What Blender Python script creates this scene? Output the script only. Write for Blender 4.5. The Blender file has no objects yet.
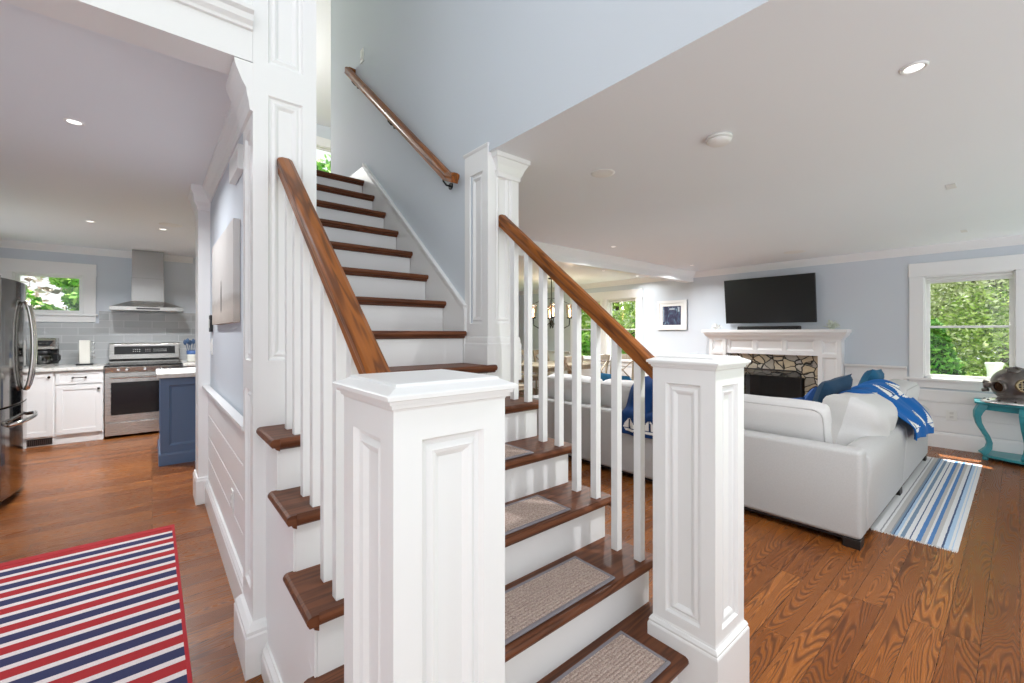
import bpy, bmesh, math, random
from mathutils import Vector, Matrix, noise as mnoise
random.seed(7)
S = bpy.context.scene
COL = S.collection
R = math.radians
PI = math.pi

# ------------------------------------------------------------------ camera, world, sun, exposure
cam = bpy.data.cameras.new('camera'); camo = bpy.data.objects.new('camera', cam); COL.objects.link(camo)
cam.sensor_width = 36.0; cam.lens = 427.6/1024*36.0
cam.shift_y = -(341.5-332.9)/1024
cam.clip_start = 0.02; cam.clip_end = 200
camo.location = (0, 0, 1.33); camo.rotation_euler = (R(90), 0, -0.6996)
S.camera = camo
S.view_settings.view_transform = 'Standard'; S.view_settings.look = 'None'
S.view_settings.gamma = 1.0; S.view_settings.use_curve_mapping = False
S.view_settings.exposure = 0.38
S.cycles.max_bounces = 10; S.cycles.diffuse_bounces = 6; S.cycles.transparent_max_bounces = 24
S.cycles.use_denoising = True
S.cycles.sample_clamp_indirect = 6.0

W = bpy.data.worlds.new('world'); S.world = W; W.use_nodes = True
bg = W.node_tree.nodes['Background']
_tc = W.node_tree.nodes.new('ShaderNodeTexCoord'); _sx = W.node_tree.nodes.new('ShaderNodeSeparateXYZ'); _rp = W.node_tree.nodes.new('ShaderNodeValToRGB'); _ma = W.node_tree.nodes.new('ShaderNodeMath')
_ma.operation = 'MULTIPLY_ADD'; _ma.inputs[1].default_value = 0.5; _ma.inputs[2].default_value = 0.5
W.node_tree.links.new(_tc.outputs['Generated'], _sx.inputs[0]); W.node_tree.links.new(_sx.outputs[2], _ma.inputs[0]); W.node_tree.links.new(_ma.outputs[0], _rp.inputs[0]); W.node_tree.links.new(_rp.outputs[0], bg.inputs[0])
for _e, _p, _c in zip((_rp.color_ramp.elements[0], _rp.color_ramp.elements[1]), (0.44, 0.54), ((0.82, 0.862, 0.90, 1), (0.62, 0.635, 0.65, 1))): _e.position = _p; _e.color = _c      # brighter lower half added to lift the ceilings, overcast sky above
bg.inputs[1].default_value = 1.5

def lamp(name, kind, loc, power, rot=(0,0,0), size=0.1, color=(1,1,1), **kw):
    l = bpy.data.lights.new(name, kind); l.energy = power; l.color = color
    o = bpy.data.objects.new(name, l); COL.objects.link(o); o.location = loc; o.rotation_euler = rot
    if kind == 'AREA': l.shape = 'DISK'; l.size = size
    for k, v in kw.items(): setattr(l, k, v)
    return o
sun = lamp('sun', 'SUN', (20, 0, 30), 12.0, (0, R(25), R(13)), color=(1.0, 0.95, 0.86), angle=R(1.0))

CEIL_L, CEIL_K, UP, CEIL_U = 2.355, 2.466, 2.682, 5.30      # living / kitchen ceilings, upper floor, upper ceiling
RISE, RUN, Y0, NOSE = 0.1916, 0.23, 0.784, 0.038

# ------------------------------------------------------------------ materials
def mat(name, color=(0.8,0.8,0.8), rough=0.5, metal=0.0, spec=0.5, **kw):
    m = bpy.data.materials.new(name); m.use_nodes = True
    b = m.node_tree.nodes['Principled BSDF']
    b.inputs['Base Color'].default_value = (*color, 1); b.inputs['Roughness'].default_value = rough
    b.inputs['Metallic'].default_value = metal; b.inputs['Specular IOR Level'].default_value = spec
    for k, v in kw.items(): b.inputs[k].default_value = v
    return m
class NT:
    def __init__(s, m): s.m = m; s.t = m.node_tree; s.b = s.t.nodes['Principled BSDF']
    def n(s, typ, **kw):
        x = s.t.nodes.new('ShaderNode'+typ)
        for k, v in kw.items():
            if k in x.inputs: x.inputs[k].default_value = v
            else: setattr(x, k, v)
        return x
    def l(s, a, b): s.t.links.new(a, b)
    def math(s, op, a, b=None, c=None):
        x = s.t.nodes.new('ShaderNodeMath'); x.operation = op
        for i, v in enumerate((a, b, c)):
            if v is None: continue
            if isinstance(v, (int, float)): x.inputs[i].default_value = v
            else: s.l(v, x.inputs[i])
        return x.outputs[0]
    def ramp(s, fac, stops, interp='LINEAR'):
        x = s.t.nodes.new('ShaderNodeValToRGB'); x.color_ramp.interpolation = interp
        e = x.color_ramp.elements
        while len(e) < len(stops): e.new(0.5)
        for i, (p, c) in enumerate(stops): e[i].position = p; e[i].color = (*c, 1)
        s.l(fac, x.inputs[0]); return x.outputs[0]
    def mix(s, fac, a, b, blend='MIX'):
        x = s.t.nodes.new('ShaderNodeMix'); x.data_type = 'RGBA'; x.blend_type = blend
        for i, v in ((0, fac), (6, a), (7, b)):
            if isinstance(v, (int, float)): x.inputs[i].default_value = v
            elif isinstance(v, tuple): x.inputs[i].default_value = (*v, 1)
            else: s.l(v, x.inputs[i])
        return x.outputs[2]
    def coords(s, kind='Object', scale=(1,1,1), rot=(0,0,0)):
        tc = s.n('TexCoord'); mp = s.n('Mapping'); s.l(tc.outputs[kind], mp.inputs[0])
        mp.inputs['Scale'].default_value = scale; mp.inputs['Rotation'].default_value = rot
        return mp.outputs[0]
    def noise(s, vec, scale, detail=3, rough=0.5, dist=0.0):
        x = s.n('TexNoise'); s.l(vec, x.inputs['Vector'])
        x.inputs['Scale'].default_value = scale; x.inputs['Detail'].default_value = detail
        x.inputs['Roughness'].default_value = rough; x.inputs['Distortion'].default_value = dist
        return x.outputs[0]
    def bump(s, h, strength=0.2, dist=0.01):
        x = s.n('Bump'); x.inputs['Strength'].default_value = strength; x.inputs['Distance'].default_value = dist
        s.l(h, x.inputs['Height']); s.l(x.outputs[0], s.b.inputs['Normal'])
    def color(s, c): s.l(c, s.b.inputs['Base Color'])

def painted(name, color, rough, bump=0.03):
    m = mat(name, color, rough); t = NT(m)
    v = t.coords(); t.bump(t.noise(v, 180, 2), bump, 0.002)
    n = t.noise(v, 1.3, 2)
    t.color(t.mix(n, tuple(c*0.985 for c in color), tuple(min(1, c*1.015) for c in color)))
    return m
M = {}
M['white'] = painted('white_gloss_paint', (0.83, 0.83, 0.83), 0.32, 0.015)
M['ceiling'] = painted('ceiling_paint', (0.835, 0.865, 0.893), 0.9)
M['blue_wall'] = painted('blue_grey_paint', (0.615, 0.66, 0.715), 0.75)
M['shade'] = mat('roller_shade', (0.72, 0.72, 0.70), 0.8)
M['island'] = painted('island_blue_paint', (0.105, 0.17, 0.30), 0.42)
M['black'] = mat('black_satin', (0.012, 0.012, 0.014), 0.4)
M['blackgloss'] = mat('black_gloss', (0.006, 0.006, 0.007), 0.12)
M['screen'] = mat('tv_screen', (0.008, 0.008, 0.008), 0.28)
M['bronze'] = mat('dark_bronze_hardware', (0.03, 0.025, 0.022), 0.4, 0.8)
M['plastic'] = mat('white_plastic', (0.82, 0.82, 0.80), 0.4)
M['lens'] = mat('lamp_lens', (0.9, 0.9, 0.9), 0.4)
M['lens'].node_tree.nodes['Principled BSDF'].inputs['Emission Color'].default_value = (1, 0.96, 0.9, 1)
M['lens'].node_tree.nodes['Principled BSDF'].inputs['Emission Strength'].default_value = 1.6
M['bulb'] = mat('warm_bulb', (0.9, 0.8, 0.6), 0.4)
M['bulb'].node_tree.nodes['Principled BSDF'].inputs['Emission Color'].default_value = (1, 0.72, 0.42, 1)
M['bulb'].node_tree.nodes['Principled BSDF'].inputs['Emission Strength'].default_value = 9

def clear(name, tint=(1,1,1), gloss=0.06, rough=0.02):
    m = bpy.data.materials.new(name); m.use_nodes = True; t = m.node_tree
    for n in list(t.nodes): t.nodes.remove(n)
    o = t.nodes.new('ShaderNodeOutputMaterial'); mx = t.nodes.new('ShaderNodeMixShader'); tr = t.nodes.new('ShaderNodeBsdfTransparent'); gl = t.nodes.new('ShaderNodeBsdfGlossy')
    tr.inputs[0].default_value = (*tint, 1); gl.inputs['Roughness'].default_value = rough; mx.inputs[0].default_value = gloss
    t.links.new(tr.outputs[0], mx.inputs[1]); t.links.new(gl.outputs[0], mx.inputs[2]); t.links.new(mx.outputs[0], o.inputs[0])
    return m
M['glass'] = clear('window_glass', (0.97, 0.985, 0.975), 0.04)
M['carafe_glass'] = clear('carafe_glass', (0.35, 0.33, 0.32), 0.16)
M['shade_glass'] = clear('lamp_glass', (0.95, 0.86, 0.78), 0.12, 0.15)
def meshy():
    m = clear('fire_screen_mesh', (0.62, 0.62, 0.62), 0.02, 0.5)
    return m
M['meshy'] = meshy()

def oak_floor():
    m = mat('oak_floor', rough=0.3, spec=0.27); t = NT(m)
    tc = t.n('TexCoord'); vec = tc.outputs['Object']
    br = t.n('TexBrick'); t.l(vec, br.inputs['Vector'])
    br.offset = 0.43; br.offset_frequency = 3
    for k, v in (('Color1', (0,0,0,1)), ('Color2', (1,1,1,1)), ('Mortar', (0.5,0.5,0.5,1)), ('Scale', 1.0), ('Mortar Size', 0.0011), ('Mortar Smooth', 0.1), ('Brick Width', 1.35), ('Row Height', 0.108)): br.inputs[k].default_value = v
    sep = t.n('SeparateColor'); t.l(br.outputs['Color'], sep.inputs[0]); rnd = sep.outputs[0]
    sx = t.n('SeparateXYZ'); t.l(vec, sx.inputs[0])
    cx = t.math('ADD', t.math('MULTIPLY', sx.outputs[0], 0.8), t.math('MULTIPLY', rnd, 53.0))
    cy = t.math('ADD', t.math('MULTIPLY', sx.outputs[1], 10.0), t.math('MULTIPLY', rnd, 17.0))
    cb = t.n('CombineXYZ'); t.l(cx, cb.inputs[0]); t.l(cy, cb.inputs[1]); t.l(t.math('MULTIPLY', rnd, 9.0), cb.inputs[2])
    n1 = t.noise(cb.outputs[0], 1.0, 1.0, 0.4, 0.35)
    ring = t.math('SINE', t.math('MULTIPLY', n1, 220.0))
    ringm = t.math('MULTIPLY_ADD', ring, 0.5, 0.5)
    ringp = t.math('POWER', ringm, 2.2)
    fv = t.coords('Object', (6, 130, 1)); fine = t.noise(fv, 1.0, 3, 0.6)
    big = t.noise(vec, 0.9, 2)
    base = t.ramp(rnd, [(0.0, (0.205, 0.062, 0.013)), (0.5, (0.285, 0.093, 0.020)), (1.0, (0.38, 0.132, 0.031))])
    dark = t.mix(t.math('MULTIPLY', ringp, 0.74), base, (0.052, 0.016, 0.006))
    c2 = t.mix(t.math('MULTIPLY', t.math('SUBTRACT', fine, 0.3), 0.55), dark, (0.075, 0.024, 0.009))
    c3 = t.mix(br.outputs['Fac'], c2, (0.03, 0.010, 0.004))
    t.color(c3)
    rg = t.math('MULTIPLY_ADD', ringp, 0.12, 0.27); t.l(rg, t.b.inputs['Roughness'])
    t.bump(t.math('SUBTRACT', t.math('MULTIPLY', ringp, -0.25), br.outputs['Fac']), 0.18, 0.002)
    return m
M['floor'] = oak_floor()

def wood(name, c0, c1, axis='X', rot=(0,0,0), rough=0.3, freq=1.0):
    m = mat(name, rough=rough, spec=0.3); t = NT(m)
    sc = {'X': (1.6, 22, 22), 'Y': (22, 1.6, 22), 'Z': (22, 22, 1.6)}[axis]
    tc = t.n('TexCoord'); m1 = t.n('Mapping'); t.l(tc.outputs['Object'], m1.inputs[0]); m1.inputs['Rotation'].default_value = rot
    m2 = t.n('Mapping'); t.l(m1.outputs[0], m2.inputs[0]); m2.inputs['Scale'].default_value = tuple(s*freq for s in sc)
    n1 = t.noise(m2.outputs[0], 0.8, 2, 0.5, 0.5)
    ring = t.math('POWER', t.math('MULTIPLY_ADD', t.math('SINE', t.math('MULTIPLY', n1, 42.0)), 0.5, 0.5), 2.0)
    m3 = t.n('Mapping'); t.l(m1.outputs[0], m3.inputs[0]); m3.inputs['Scale'].default_value = tuple(s*5 for s in sc)
    f = t.noise(m3.outputs[0], 1.0, 3)
    c = t.mix(t.math('MULTIPLY', ring, 0.7), c1, c0)
    c = t.mix(t.math('MULTIPLY', f, 0.45), c, tuple(x*0.45 for x in c0))
    t.color(c); t.bump(ring, 0.05, 0.001)
    return m
M['rail'] = wood('oak_handrail', (0.070, 0.019, 0.005), (0.36, 0.112, 0.018), 'Y', (R(-39.5), 0, 0), 0.36)
M['tread'] = wood('oak_tread', (0.066, 0.021, 0.009), (0.200, 0.066, 0.026), 'X', (0,0,0), 0.45, 0.8)
M['palewood'] = wood('pale_wood', (0.30, 0.25, 0.18), (0.48, 0.42, 0.32), 'Z', (0,0,0), 0.5)
M['darkwood'] = mat('dark_block_wood', (0.012, 0.009, 0.008), 0.4)

def fabric(name, c, scale=260, amount=0.10, bump=0.25, rough=0.95):
    m = mat(name, c, rough, spec=0.15); t = NT(m)
    a = t.noise(t.coords('Object', (1, 1, 0.35)), scale, 2); b = t.noise(t.coords('Object', (0.35, 0.35, 1)), scale, 2)
    s = t.math('MULTIPLY', t.math('ADD', a, b), 0.5)
    t.color(t.mix(s, tuple(x*(1-amount) for x in c), tuple(min(1, x*(1+amount)) for x in c)))
    t.bump(s, bump, 0.003)
    t.b.inputs['Sheen Weight'].default_value = 0.06
    return m
M['sofa'] = fabric('sofa_linen', (0.48, 0.478, 0.475), 240, 0.14)
M['cushion'] = fabric('cushion_linen', (0.63, 0.625, 0.62), 240, 0.08)
M['denim'] = fabric('denim_pillow', (0.022, 0.058, 0.11), 200, 0.25)
M['teal_pillow'] = fabric('teal_pillow', (0.022, 0.12, 0.23), 200, 0.2)
M['blue_pillow'] = fabric('blue_pillow', (0.04, 0.11, 0.32), 200, 0.3)
M['throw_blue'] = fabric('throw_blue', (0.006, 0.115, 0.39), 180, 0.15)
M['throw_navy'] = fabric('throw_navy', (0.010, 0.042, 0.15), 180, 0.2)
M['throw_white'] = fabric('throw_white', (0.80, 0.80, 0.78), 180, 0.05)
M['throw_mark'] = fabric('throw_mark', (0.03, 0.035, 0.05), 180, 0.05)
M['piping'] = fabric('piping', (0.50, 0.495, 0.49), 300, 0.06)

def stainless(name, c=(0.55, 0.54, 0.52), rough=0.28, axis=(1, 1, 60)):
    m = mat(name, c, rough, 1.0); t = NT(m)
    n = t.noise(t.coords('Object', axis), 8, 2)
    t.l(t.math('MULTIPLY_ADD', n, 0.12, rough-0.06), t.b.inputs['Roughness'])
    return m
M['steel'] = stainless('brushed_steel')
M['fridge_steel'] = stainless('dark_steel', (0.30, 0.285, 0.27), 0.09)
M['chrome'] = mat('bright_steel', (0.70, 0.69, 0.67), 0.18, 1.0)
M['pewter'] = mat('aged_pewter', (0.16, 0.14, 0.13), 0.34, 0.9)
M['silver'] = mat('polished_silver', (0.72, 0.72, 0.72), 0.22, 0.9)
M['brass'] = mat('old_brass', (0.34, 0.27, 0.16), 0.35, 1.0)
M['iron'] = mat('black_iron', (0.02, 0.02, 0.02), 0.5, 0.6)
M['coral'] = mat('white_coral', (0.74, 0.74, 0.72), 0.7)
M['succulent'] = mat('grey_green_leaf', (0.58, 0.63, 0.55), 0.6)
M['crock'] = mat('glazed_white', (0.78, 0.76, 0.70), 0.25)
M['crock_blue'] = mat('glazed_blue', (0.07, 0.14, 0.34), 0.3)
M['navy_plastic'] = mat('utensil_blue', (0.05, 0.10, 0.20), 0.4)
def teal():
    m = mat('teal_paint', (0.02, 0.24, 0.28), 0.33); t = NT(m)
    n = t.noise(t.coords(), 9, 3)
    t.color(t.mix(n, (0.012, 0.17, 0.21), (0.045, 0.33, 0.37))); return m
M['teal'] = teal()
def marble():
    m = mat('white_marble', (0.75, 0.74, 0.72), 0.2); t = NT(m)
    n = t.noise(t.coords(), 14, 5, 0.6, 1.2)
    t.color(t.ramp(n, [(0.3, (0.52, 0.50, 0.47)), (0.5, (0.74, 0.73, 0.70)), (1, (0.82, 0.81, 0.79))])); return m
M['marble'] = marble()
def tile():
    m = mat('grey_subway_tile', rough=0.12); t = NT(m)
    tc = t.n('TexCoord'); mp = t.n('Mapping'); t.l(tc.outputs['Object'], mp.inputs[0]); mp.inputs['Rotation'].default_value = (R(90), 0, 0)
    br = t.n('TexBrick'); t.l(mp.outputs[0], br.inputs['Vector'])
    for k, v in (('Color1', (0.40,0.415,0.425,1)), ('Color2', (0.50,0.515,0.525,1)), ('Mortar', (0.60,0.61,0.62,1)), ('Scale', 1.0), ('Mortar Size', 0.003), ('Brick Width', 0.30), ('Row Height', 0.10)): br.inputs[k].default_value = v
    t.color(br.outputs['Color'])
    t.bump(t.math('ADD', t.math('MULTIPLY', t.noise(mp.outputs[0], 9, 2), 0.5), t.math('MULTIPLY', br.outputs['Fac'], -1.0)), 0.35, 0.004)
    return m
M['tile'] = tile()
def stone():
    m = mat('fieldstone', rough=0.8); t = NT(m)
    v = t.coords('Object', (1, 8.0, 9.0)); nz = t.n('TexNoise'); t.l(v, nz.inputs['Vector']); nz.inputs['Scale'].default_value = 0.9
    mx = t.n('VectorMath', operation='MULTIPLY_ADD'); t.l(nz.outputs['Color'], mx.inputs[0]); mx.inputs[1].default_value = (0.5, 0.5, 0.5); t.l(v, mx.inputs[2])
    vo = t.n('TexVoronoi', feature='DISTANCE_TO_EDGE'); t.l(mx.outputs[0], vo.inputs['Vector']); vo.inputs['Scale'].default_value = 1.0
    vc = t.n('TexVoronoi'); t.l(mx.outputs[0], vc.inputs['Vector']); vc.inputs['Scale'].default_value = 1.0
    sp = t.n('SeparateColor'); t.l(vc.outputs['Color'], sp.inputs[0])
    c = t.ramp(sp.outputs[0], [(0, (0.30, 0.28, 0.25)), (0.3, (0.50, 0.43, 0.33)), (0.55, (0.62, 0.50, 0.32)), (0.8, (0.54, 0.49, 0.42)), (1, (0.38, 0.36, 0.33))])
    c = t.mix(t.math('MULTIPLY', t.noise(t.coords(), 22, 4), 0.5), c, (0.22, 0.18, 0.14))
    edge = t.ramp(vo.outputs['Distance'], [(0.02, (0, 0, 0)), (0.06, (1, 1, 1))])
    t.color(t.mix(edge, (0.02, 0.018, 0.016), c)); t.bump(edge, 0.9, 0.03)
    return m
M['stone'] = stone()
M['firebrick'] = mat('sooty_firebrick', (0.075, 0.073, 0.072), 0.9)

def pad_mat():
    m = mat('tread_pad_weave', rough=0.95, spec=0.1); t = NT(m)
    v = t.coords('Object', (1, 1, 1)); wv = t.n('TexWave'); t.l(v, wv.inputs['Vector']); wv.bands_direction = 'Y'
    for k, q in (('Scale', 22.0), ('Distortion', 2.0), ('Detail', 2.0), ('Detail Scale', 6.0)): wv.inputs[k].default_value = q
    n = t.noise(v, 190, 2, 0.7)
    c = t.ramp(n, [(0.3, (0.32, 0.23, 0.19)), (0.5, (0.54, 0.42, 0.36)), (0.7, (0.74, 0.63, 0.56))])
    t.color(t.mix(t.math('MULTIPLY', wv.outputs[0], 0.3), c, (0.40, 0.28, 0.25)))
    t.bump(t.math('ADD', n, wv.outputs[0]), 0.6, 0.004); return m
M['pad'] = pad_mat()
M['pad_edge'] = fabric('pad_binding', (0.27, 0.25, 0.27), 220, 0.1)

def rug_red():
    m = mat('striped_rug', rough=0.95, spec=0.1); t = NT(m)
    sx = t.n('SeparateXYZ'); tc = t.n('TexCoord'); t.l(tc.outputs['Object'], sx.inputs[0])
    f = t.math('FRACT', t.math('ADD', t.math('DIVIDE', t.math('SUBTRACT', sx.outputs[1], 3.685), 0.1925), 100.165))
    n = t.noise(t.coords('Object', (1, 1, 1)), 240, 2)
    red, wh, nv = (0.44, 0.032, 0.036), (0.84, 0.77, 0.76), (0.032, 0.050, 0.125)
    c = t.ramp(f, [(0, red), (0.33, wh), (0.5, nv), (0.83, wh)], 'CONSTANT')
    t.color(t.mix(t.math('MULTIPLY', n, 0.35), c, (0.12, 0.05, 0.06), 'MIX')); t.bump(n, 0.5, 0.003); return m
M['rug_red'] = rug_red()
M['rug_border'] = fabric('rug_binding', (0.40, 0.028, 0.035), 220, 0.15)
def rug_blue():
    m = mat('runner_stripes', rough=0.95, spec=0.1); t = NT(m)
    sx = t.n('SeparateXYZ'); tc = t.n('TexCoord'); t.l(tc.outputs['Object'], sx.inputs[0])
    nz = t.noise(t.coords('Object', (3, 3, 1)), 8, 3)
    y = t.math('ADD', sx.outputs[1], t.math('MULTIPLY', t.math('SUBTRACT', nz, 0.5), 0.006))
    f = t.math('DIVIDE', t.math('SUBTRACT', 0.655, y), 0.655-0.243)
    w, gl, gy, bl, nv, lb, sb = (0.74,0.74,0.74), (0.30,0.30,0.31), (0.50,0.48,0.46), (0.05,0.19,0.46), (0.02,0.055,0.16), (0.40,0.56,0.74), (0.16,0.25,0.36)
    c = t.ramp(f, [(0,w),(0.12,gl),(0.14,w),(0.17,gy),(0.235,gl),(0.255,sb),(0.285,nv),(0.30,lb),(0.335,w),(0.365,sb),(0.415,w),(0.47,nv),(0.485,w),(0.545,bl),(0.60,gy),(0.645,w),(0.675,bl),(0.72,gy),(0.77,w),(0.825,nv),(0.85,lb),(0.90,w),(0.93,lb),(0.945,w)], 'CONSTANT')
    n = t.noise(t.coords('Object', (1, 1, 1)), 200, 2)
    t.color(t.mix(t.math('MULTIPLY', n, 0.25), c, (0.45, 0.47, 0.5))); t.bump(n, 0.5, 0.003); return m
M['rug_blue'] = rug_blue()
def leafmat(name, stops, rough=0.6):
    m = mat(name, rough=rough, spec=0.3); t = NT(m)
    g = t.n('NewGeometry')
    c = t.ramp(g.outputs['Random Per Island'], stops); t.color(c)
    t.b.inputs['Transmission Weight'].default_value = 0.0
    t.b.inputs['Subsurface Weight'].default_value = 0.0
    return m
M['leaf_mix'] = leafmat('loose_leaves', [(0, (0.10, 0.22, 0.03)), (0.35, (0.36, 0.54, 0.09)), (0.7, (0.60, 0.74, 0.22)), (1, (0.80, 0.82, 0.58))])
M['leaf_light'] = leafmat('pale_leaves', [(0, (0.24, 0.32, 0.10)), (0.35, (0.55, 0.62, 0.28)), (0.7, (0.74, 0.76, 0.52)), (1, (0.86, 0.84, 0.72))])
M['leaf_dark'] = leafmat('cypress_leaves', [(0, (0.04, 0.15, 0.015)), (0.5, (0.10, 0.30, 0.04)), (1, (0.22, 0.46, 0.08))])
M['leaf_green'] = leafmat('green_leaves', [(0, (0.05, 0.20, 0.02)), (0.5, (0.20, 0.48, 0.07)), (1, (0.48, 0.70, 0.18))])
M['blossom'] = leafmat('blossom_leaves', [(0, (0.20, 0.13, 0.12)), (0.4, (0.55, 0.45, 0.42)), (1, (0.80, 0.74, 0.72))])
M['bark'] = mat('bark', (0.06, 0.045, 0.035), 0.9)
def lawn():
    m = mat('lawn', rough=0.95); t = NT(m); n = t.noise(t.coords(), 6, 5)
    t.color(t.ramp(n, [(0.3, (0.06, 0.14, 0.02)), (0.7, (0.20, 0.32, 0.07))])); return m
M['lawn'] = lawn()
def art_beach():
    m = mat('beach_print', rough=0.7); t = NT(m)
    sx = t.n('SeparateXYZ'); tc = t.n('TexCoord'); t.l(tc.outputs['Object'], sx.inputs[0])
    n = t.noise(t.coords('Object', (1, 3, 9)), 3, 4)
    z = t.math('ADD', sx.outputs[2], t.math('MULTIPLY', n, 0.06))
    t.color(t.ramp(z, [(0.0, (0.42,0.36,0.31)), (0.10, (0.56,0.50,0.45)), (0.16, (0.46,0.42,0.39)), (0.20, (0.58,0.56,0.54)), (0.5, (0.64,0.62,0.60))])); return m
M['art_beach'] = art_beach()
def art_dark():
    m = mat('harbour_print', rough=0.4); t = NT(m)
    n = t.noise(t.coords('Object', (1, 7, 3)), 4, 3); b = t.noise(t.coords('Object', (1, 12, 3)), 2.2, 1)
    c = t.ramp(n, [(0.35, (0.012,0.02,0.05)), (0.5, (0.04,0.035,0.09)), (0.62, (0.05,0.10,0.16)), (0.75, (0.25,0.35,0.42))])
    t.color(c); return m
M['art_dark'] = art_dark()

# ------------------------------------------------------------------ mesh builder
WLOC = {}
class MB:
    def __init__(s): s.v = []; s.f = []; s.m = []
    def add(s, vs, fs, mi=0):
        o = len(s.v); s.v += [tuple(p) for p in vs]; s.f += [tuple(i+o for i in f) for f in fs]; s.m += [mi]*len(fs); return s
    def box(s, x0, x1, y0, y1, z0, z1, mi=0):
        x0, x1 = sorted((x0, x1)); y0, y1 = sorted((y0, y1)); z0, z1 = sorted((z0, z1))
        v = [(x0,y0,z0),(x1,y0,z0),(x1,y1,z0),(x0,y1,z0),(x0,y0,z1),(x1,y0,z1),(x1,y1,z1),(x0,y1,z1)]
        return s.add(v, [(0,3,2,1),(4,5,6,7),(0,1,5,4),(1,2,6,5),(2,3,7,6),(3,0,4,7)], mi)
    def prism(s, pts, axis, a, b, mi=0):
        """polygon extruded along axis; pts are the two other coordinates in xyz order"""
        def P(p, t): return (t, p[0], p[1]) if axis == 'x' else (p[0], t, p[1]) if axis == 'y' else (p[0], p[1], t)
        n = len(pts); v = [P(p, a) for p in pts] + [P(p, b) for p in pts]
        f = [tuple(range(n)), tuple(range(2*n-1, n-1, -1))] + [(i, (i+1) % n, n+(i+1) % n, n+i) for i in range(n)]
        return s.add(v, f, mi)
    def loops(s, loops, cap=True, closed=True, mi=0):
        n = len(loops[0]); v = [p for l in loops for p in l]; f = []
        for k in range(len(loops)-1):
            for i in range(n if closed else n-1):
                j = (i+1) % n; f.append((k*n+i, k*n+j, (k+1)*n+j, (k+1)*n+i))
        if cap: f.append(tuple(range(n-1, -1, -1))); f.append(tuple(range((len(loops)-1)*n, len(loops)*n)))
        return s.add(v, f, mi)
    def sq(s, x0, x1, y0, y1, prof, mi=0):
        """rectangle swept by (offset, z)"""
        return s.loops([[(x0-o,y0-o,z),(x1+o,y0-o,z),(x1+o,y1+o,z),(x0-o,y1+o,z)] for o, z in prof], mi=mi)
    def lathe(s, prof, c=(0,0,0), n=24, axis='z', mi=0, cap=True):
        L = []
        for r, h in prof:
            l = []
            for i in range(n):
                a = 2*PI*i/n; p = (r*math.cos(a), r*math.sin(a), h)
                if axis == 'x': p = (p[2], p[0], p[1])
                elif axis == 'y': p = (p[1], p[2], p[0])
                l.append((c[0]+p[0], c[1]+p[1], c[2]+p[2]))
            L.append(l)
        return s.loops(L, cap, mi=mi)
    def tube(s, pts, r, n=10, mi=0, scale=None, up=None, prof=None):
        """sweep a circle (or prof polygon in (side, up)) along pts"""
        P = [Vector(p) for p in pts]; L = []
        ref = Vector(up) if up else None
        for i, p in enumerate(P):
            d = (P[min(i+1, len(P)-1)]-P[max(i-1, 0)]).normalized()
            if ref is None:
                ref = Vector((0,0,1)) if abs(d.z) < 0.9 else Vector((1,0,0))
            side = d.cross(ref).normalized(); u = side.cross(d).normalized()
            k = scale[i] if scale else 1.0
            if up is None: ref = u
            if prof: L.append([tuple(p+side*a*k+u*b*k) for a, b in prof])
            else: L.append([tuple(p+side*(r*k*math.cos(2*PI*j/n))+u*(r*k*math.sin(2*PI*j/n))) for j in range(n)])
        return s.loops(L, mi=mi)
    def run(s, p0, p1, out, prof, mi=0):
        """moulding: profile (outward, z) extruded from p0 to p1; out = outward unit xy"""
        L = [[(p[0]+out[0]*o, p[1]+out[1]*o, z) for o, z in prof] for p in (p0, p1)]
        return s.loops(L, mi=mi)
    def panel(s, o, U, V, w, h, holes, steps, mi=0):
        """flat face at o spanned by U*w, V*h with panels sunk along -N; steps = [(inset, depth)...]"""
        o = Vector(o); U = Vector(U); V = Vector(V); N = U.cross(V)
        us = sorted({0, w, *[q for a in holes for q in (a[0], a[1])]}); vs = sorted({0, h, *[q for a in holes for q in (a[2], a[3])]})
        P = lambda a, b, d=0: tuple(o+U*a+V*b-N*d)
        for i in range(len(us)-1):
            for j in range(len(vs)-1):
                a, b, c, d = us[i], us[i+1], vs[j], vs[j+1]; cu, cv = (a+b)/2, (c+d)/2
                if any(q[0] < cu < q[1] and q[2] < cv < q[3] for q in holes): continue
                s.add([P(a,c), P(b,c), P(b,d), P(a,d)], [(0,1,2,3)], mi)
        for a, b, c, d in holes:
            L = [[P(a+i,c+i,e), P(b-i,c+i,e), P(b-i,d-i,e), P(a+i,d-i,e)] for i, e in [(0, 0)]+list(steps)]
            n0 = len(s.v); s.loops(L, cap=False, mi=mi)
            m = n0+4*(len(L)-1); s.f.append((m, m+1, m+2, m+3)); s.m.append(mi)
        return s
    def xform(s, mx): s.v = [tuple(mx @ Vector(p)) for p in s.v]; return s
    def build(s, name, material, parent=None, bevel=0, smooth=False, origin=None, sub=0, local=False):
        me = bpy.data.meshes.new(name)
        if parent is not None: org = Vector((0,0,0)) if local else WLOC[parent.name]
        elif origin is not None: org = Vector(origin)
        else:
            xs, ys, zs = zip(*s.v); org = Vector(((min(xs)+max(xs))/2, (min(ys)+max(ys))/2, min(zs)))
        me.from_pydata([tuple(Vector(p)-org) for p in s.v], [], s.f)
        ms = material if isinstance(material, (list, tuple)) else [material]
        for q in ms: me.materials.append(q)
        me.polygons.foreach_set('material_index', s.m)
        bm = bmesh.new(); bm.from_mesh(me); bmesh.ops.recalc_face_normals(bm, faces=bm.faces); bm.to_mesh(me); bm.free()
        if smooth:
            for p in me.polygons: p.use_smooth = True
        o = bpy.data.objects.new(name, me); COL.objects.link(o)
        if parent is not None:
            o.parent = parent; WLOC[o.name] = org.copy()
        else:
            o.location = org; WLOC[o.name] = org.copy()
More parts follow.
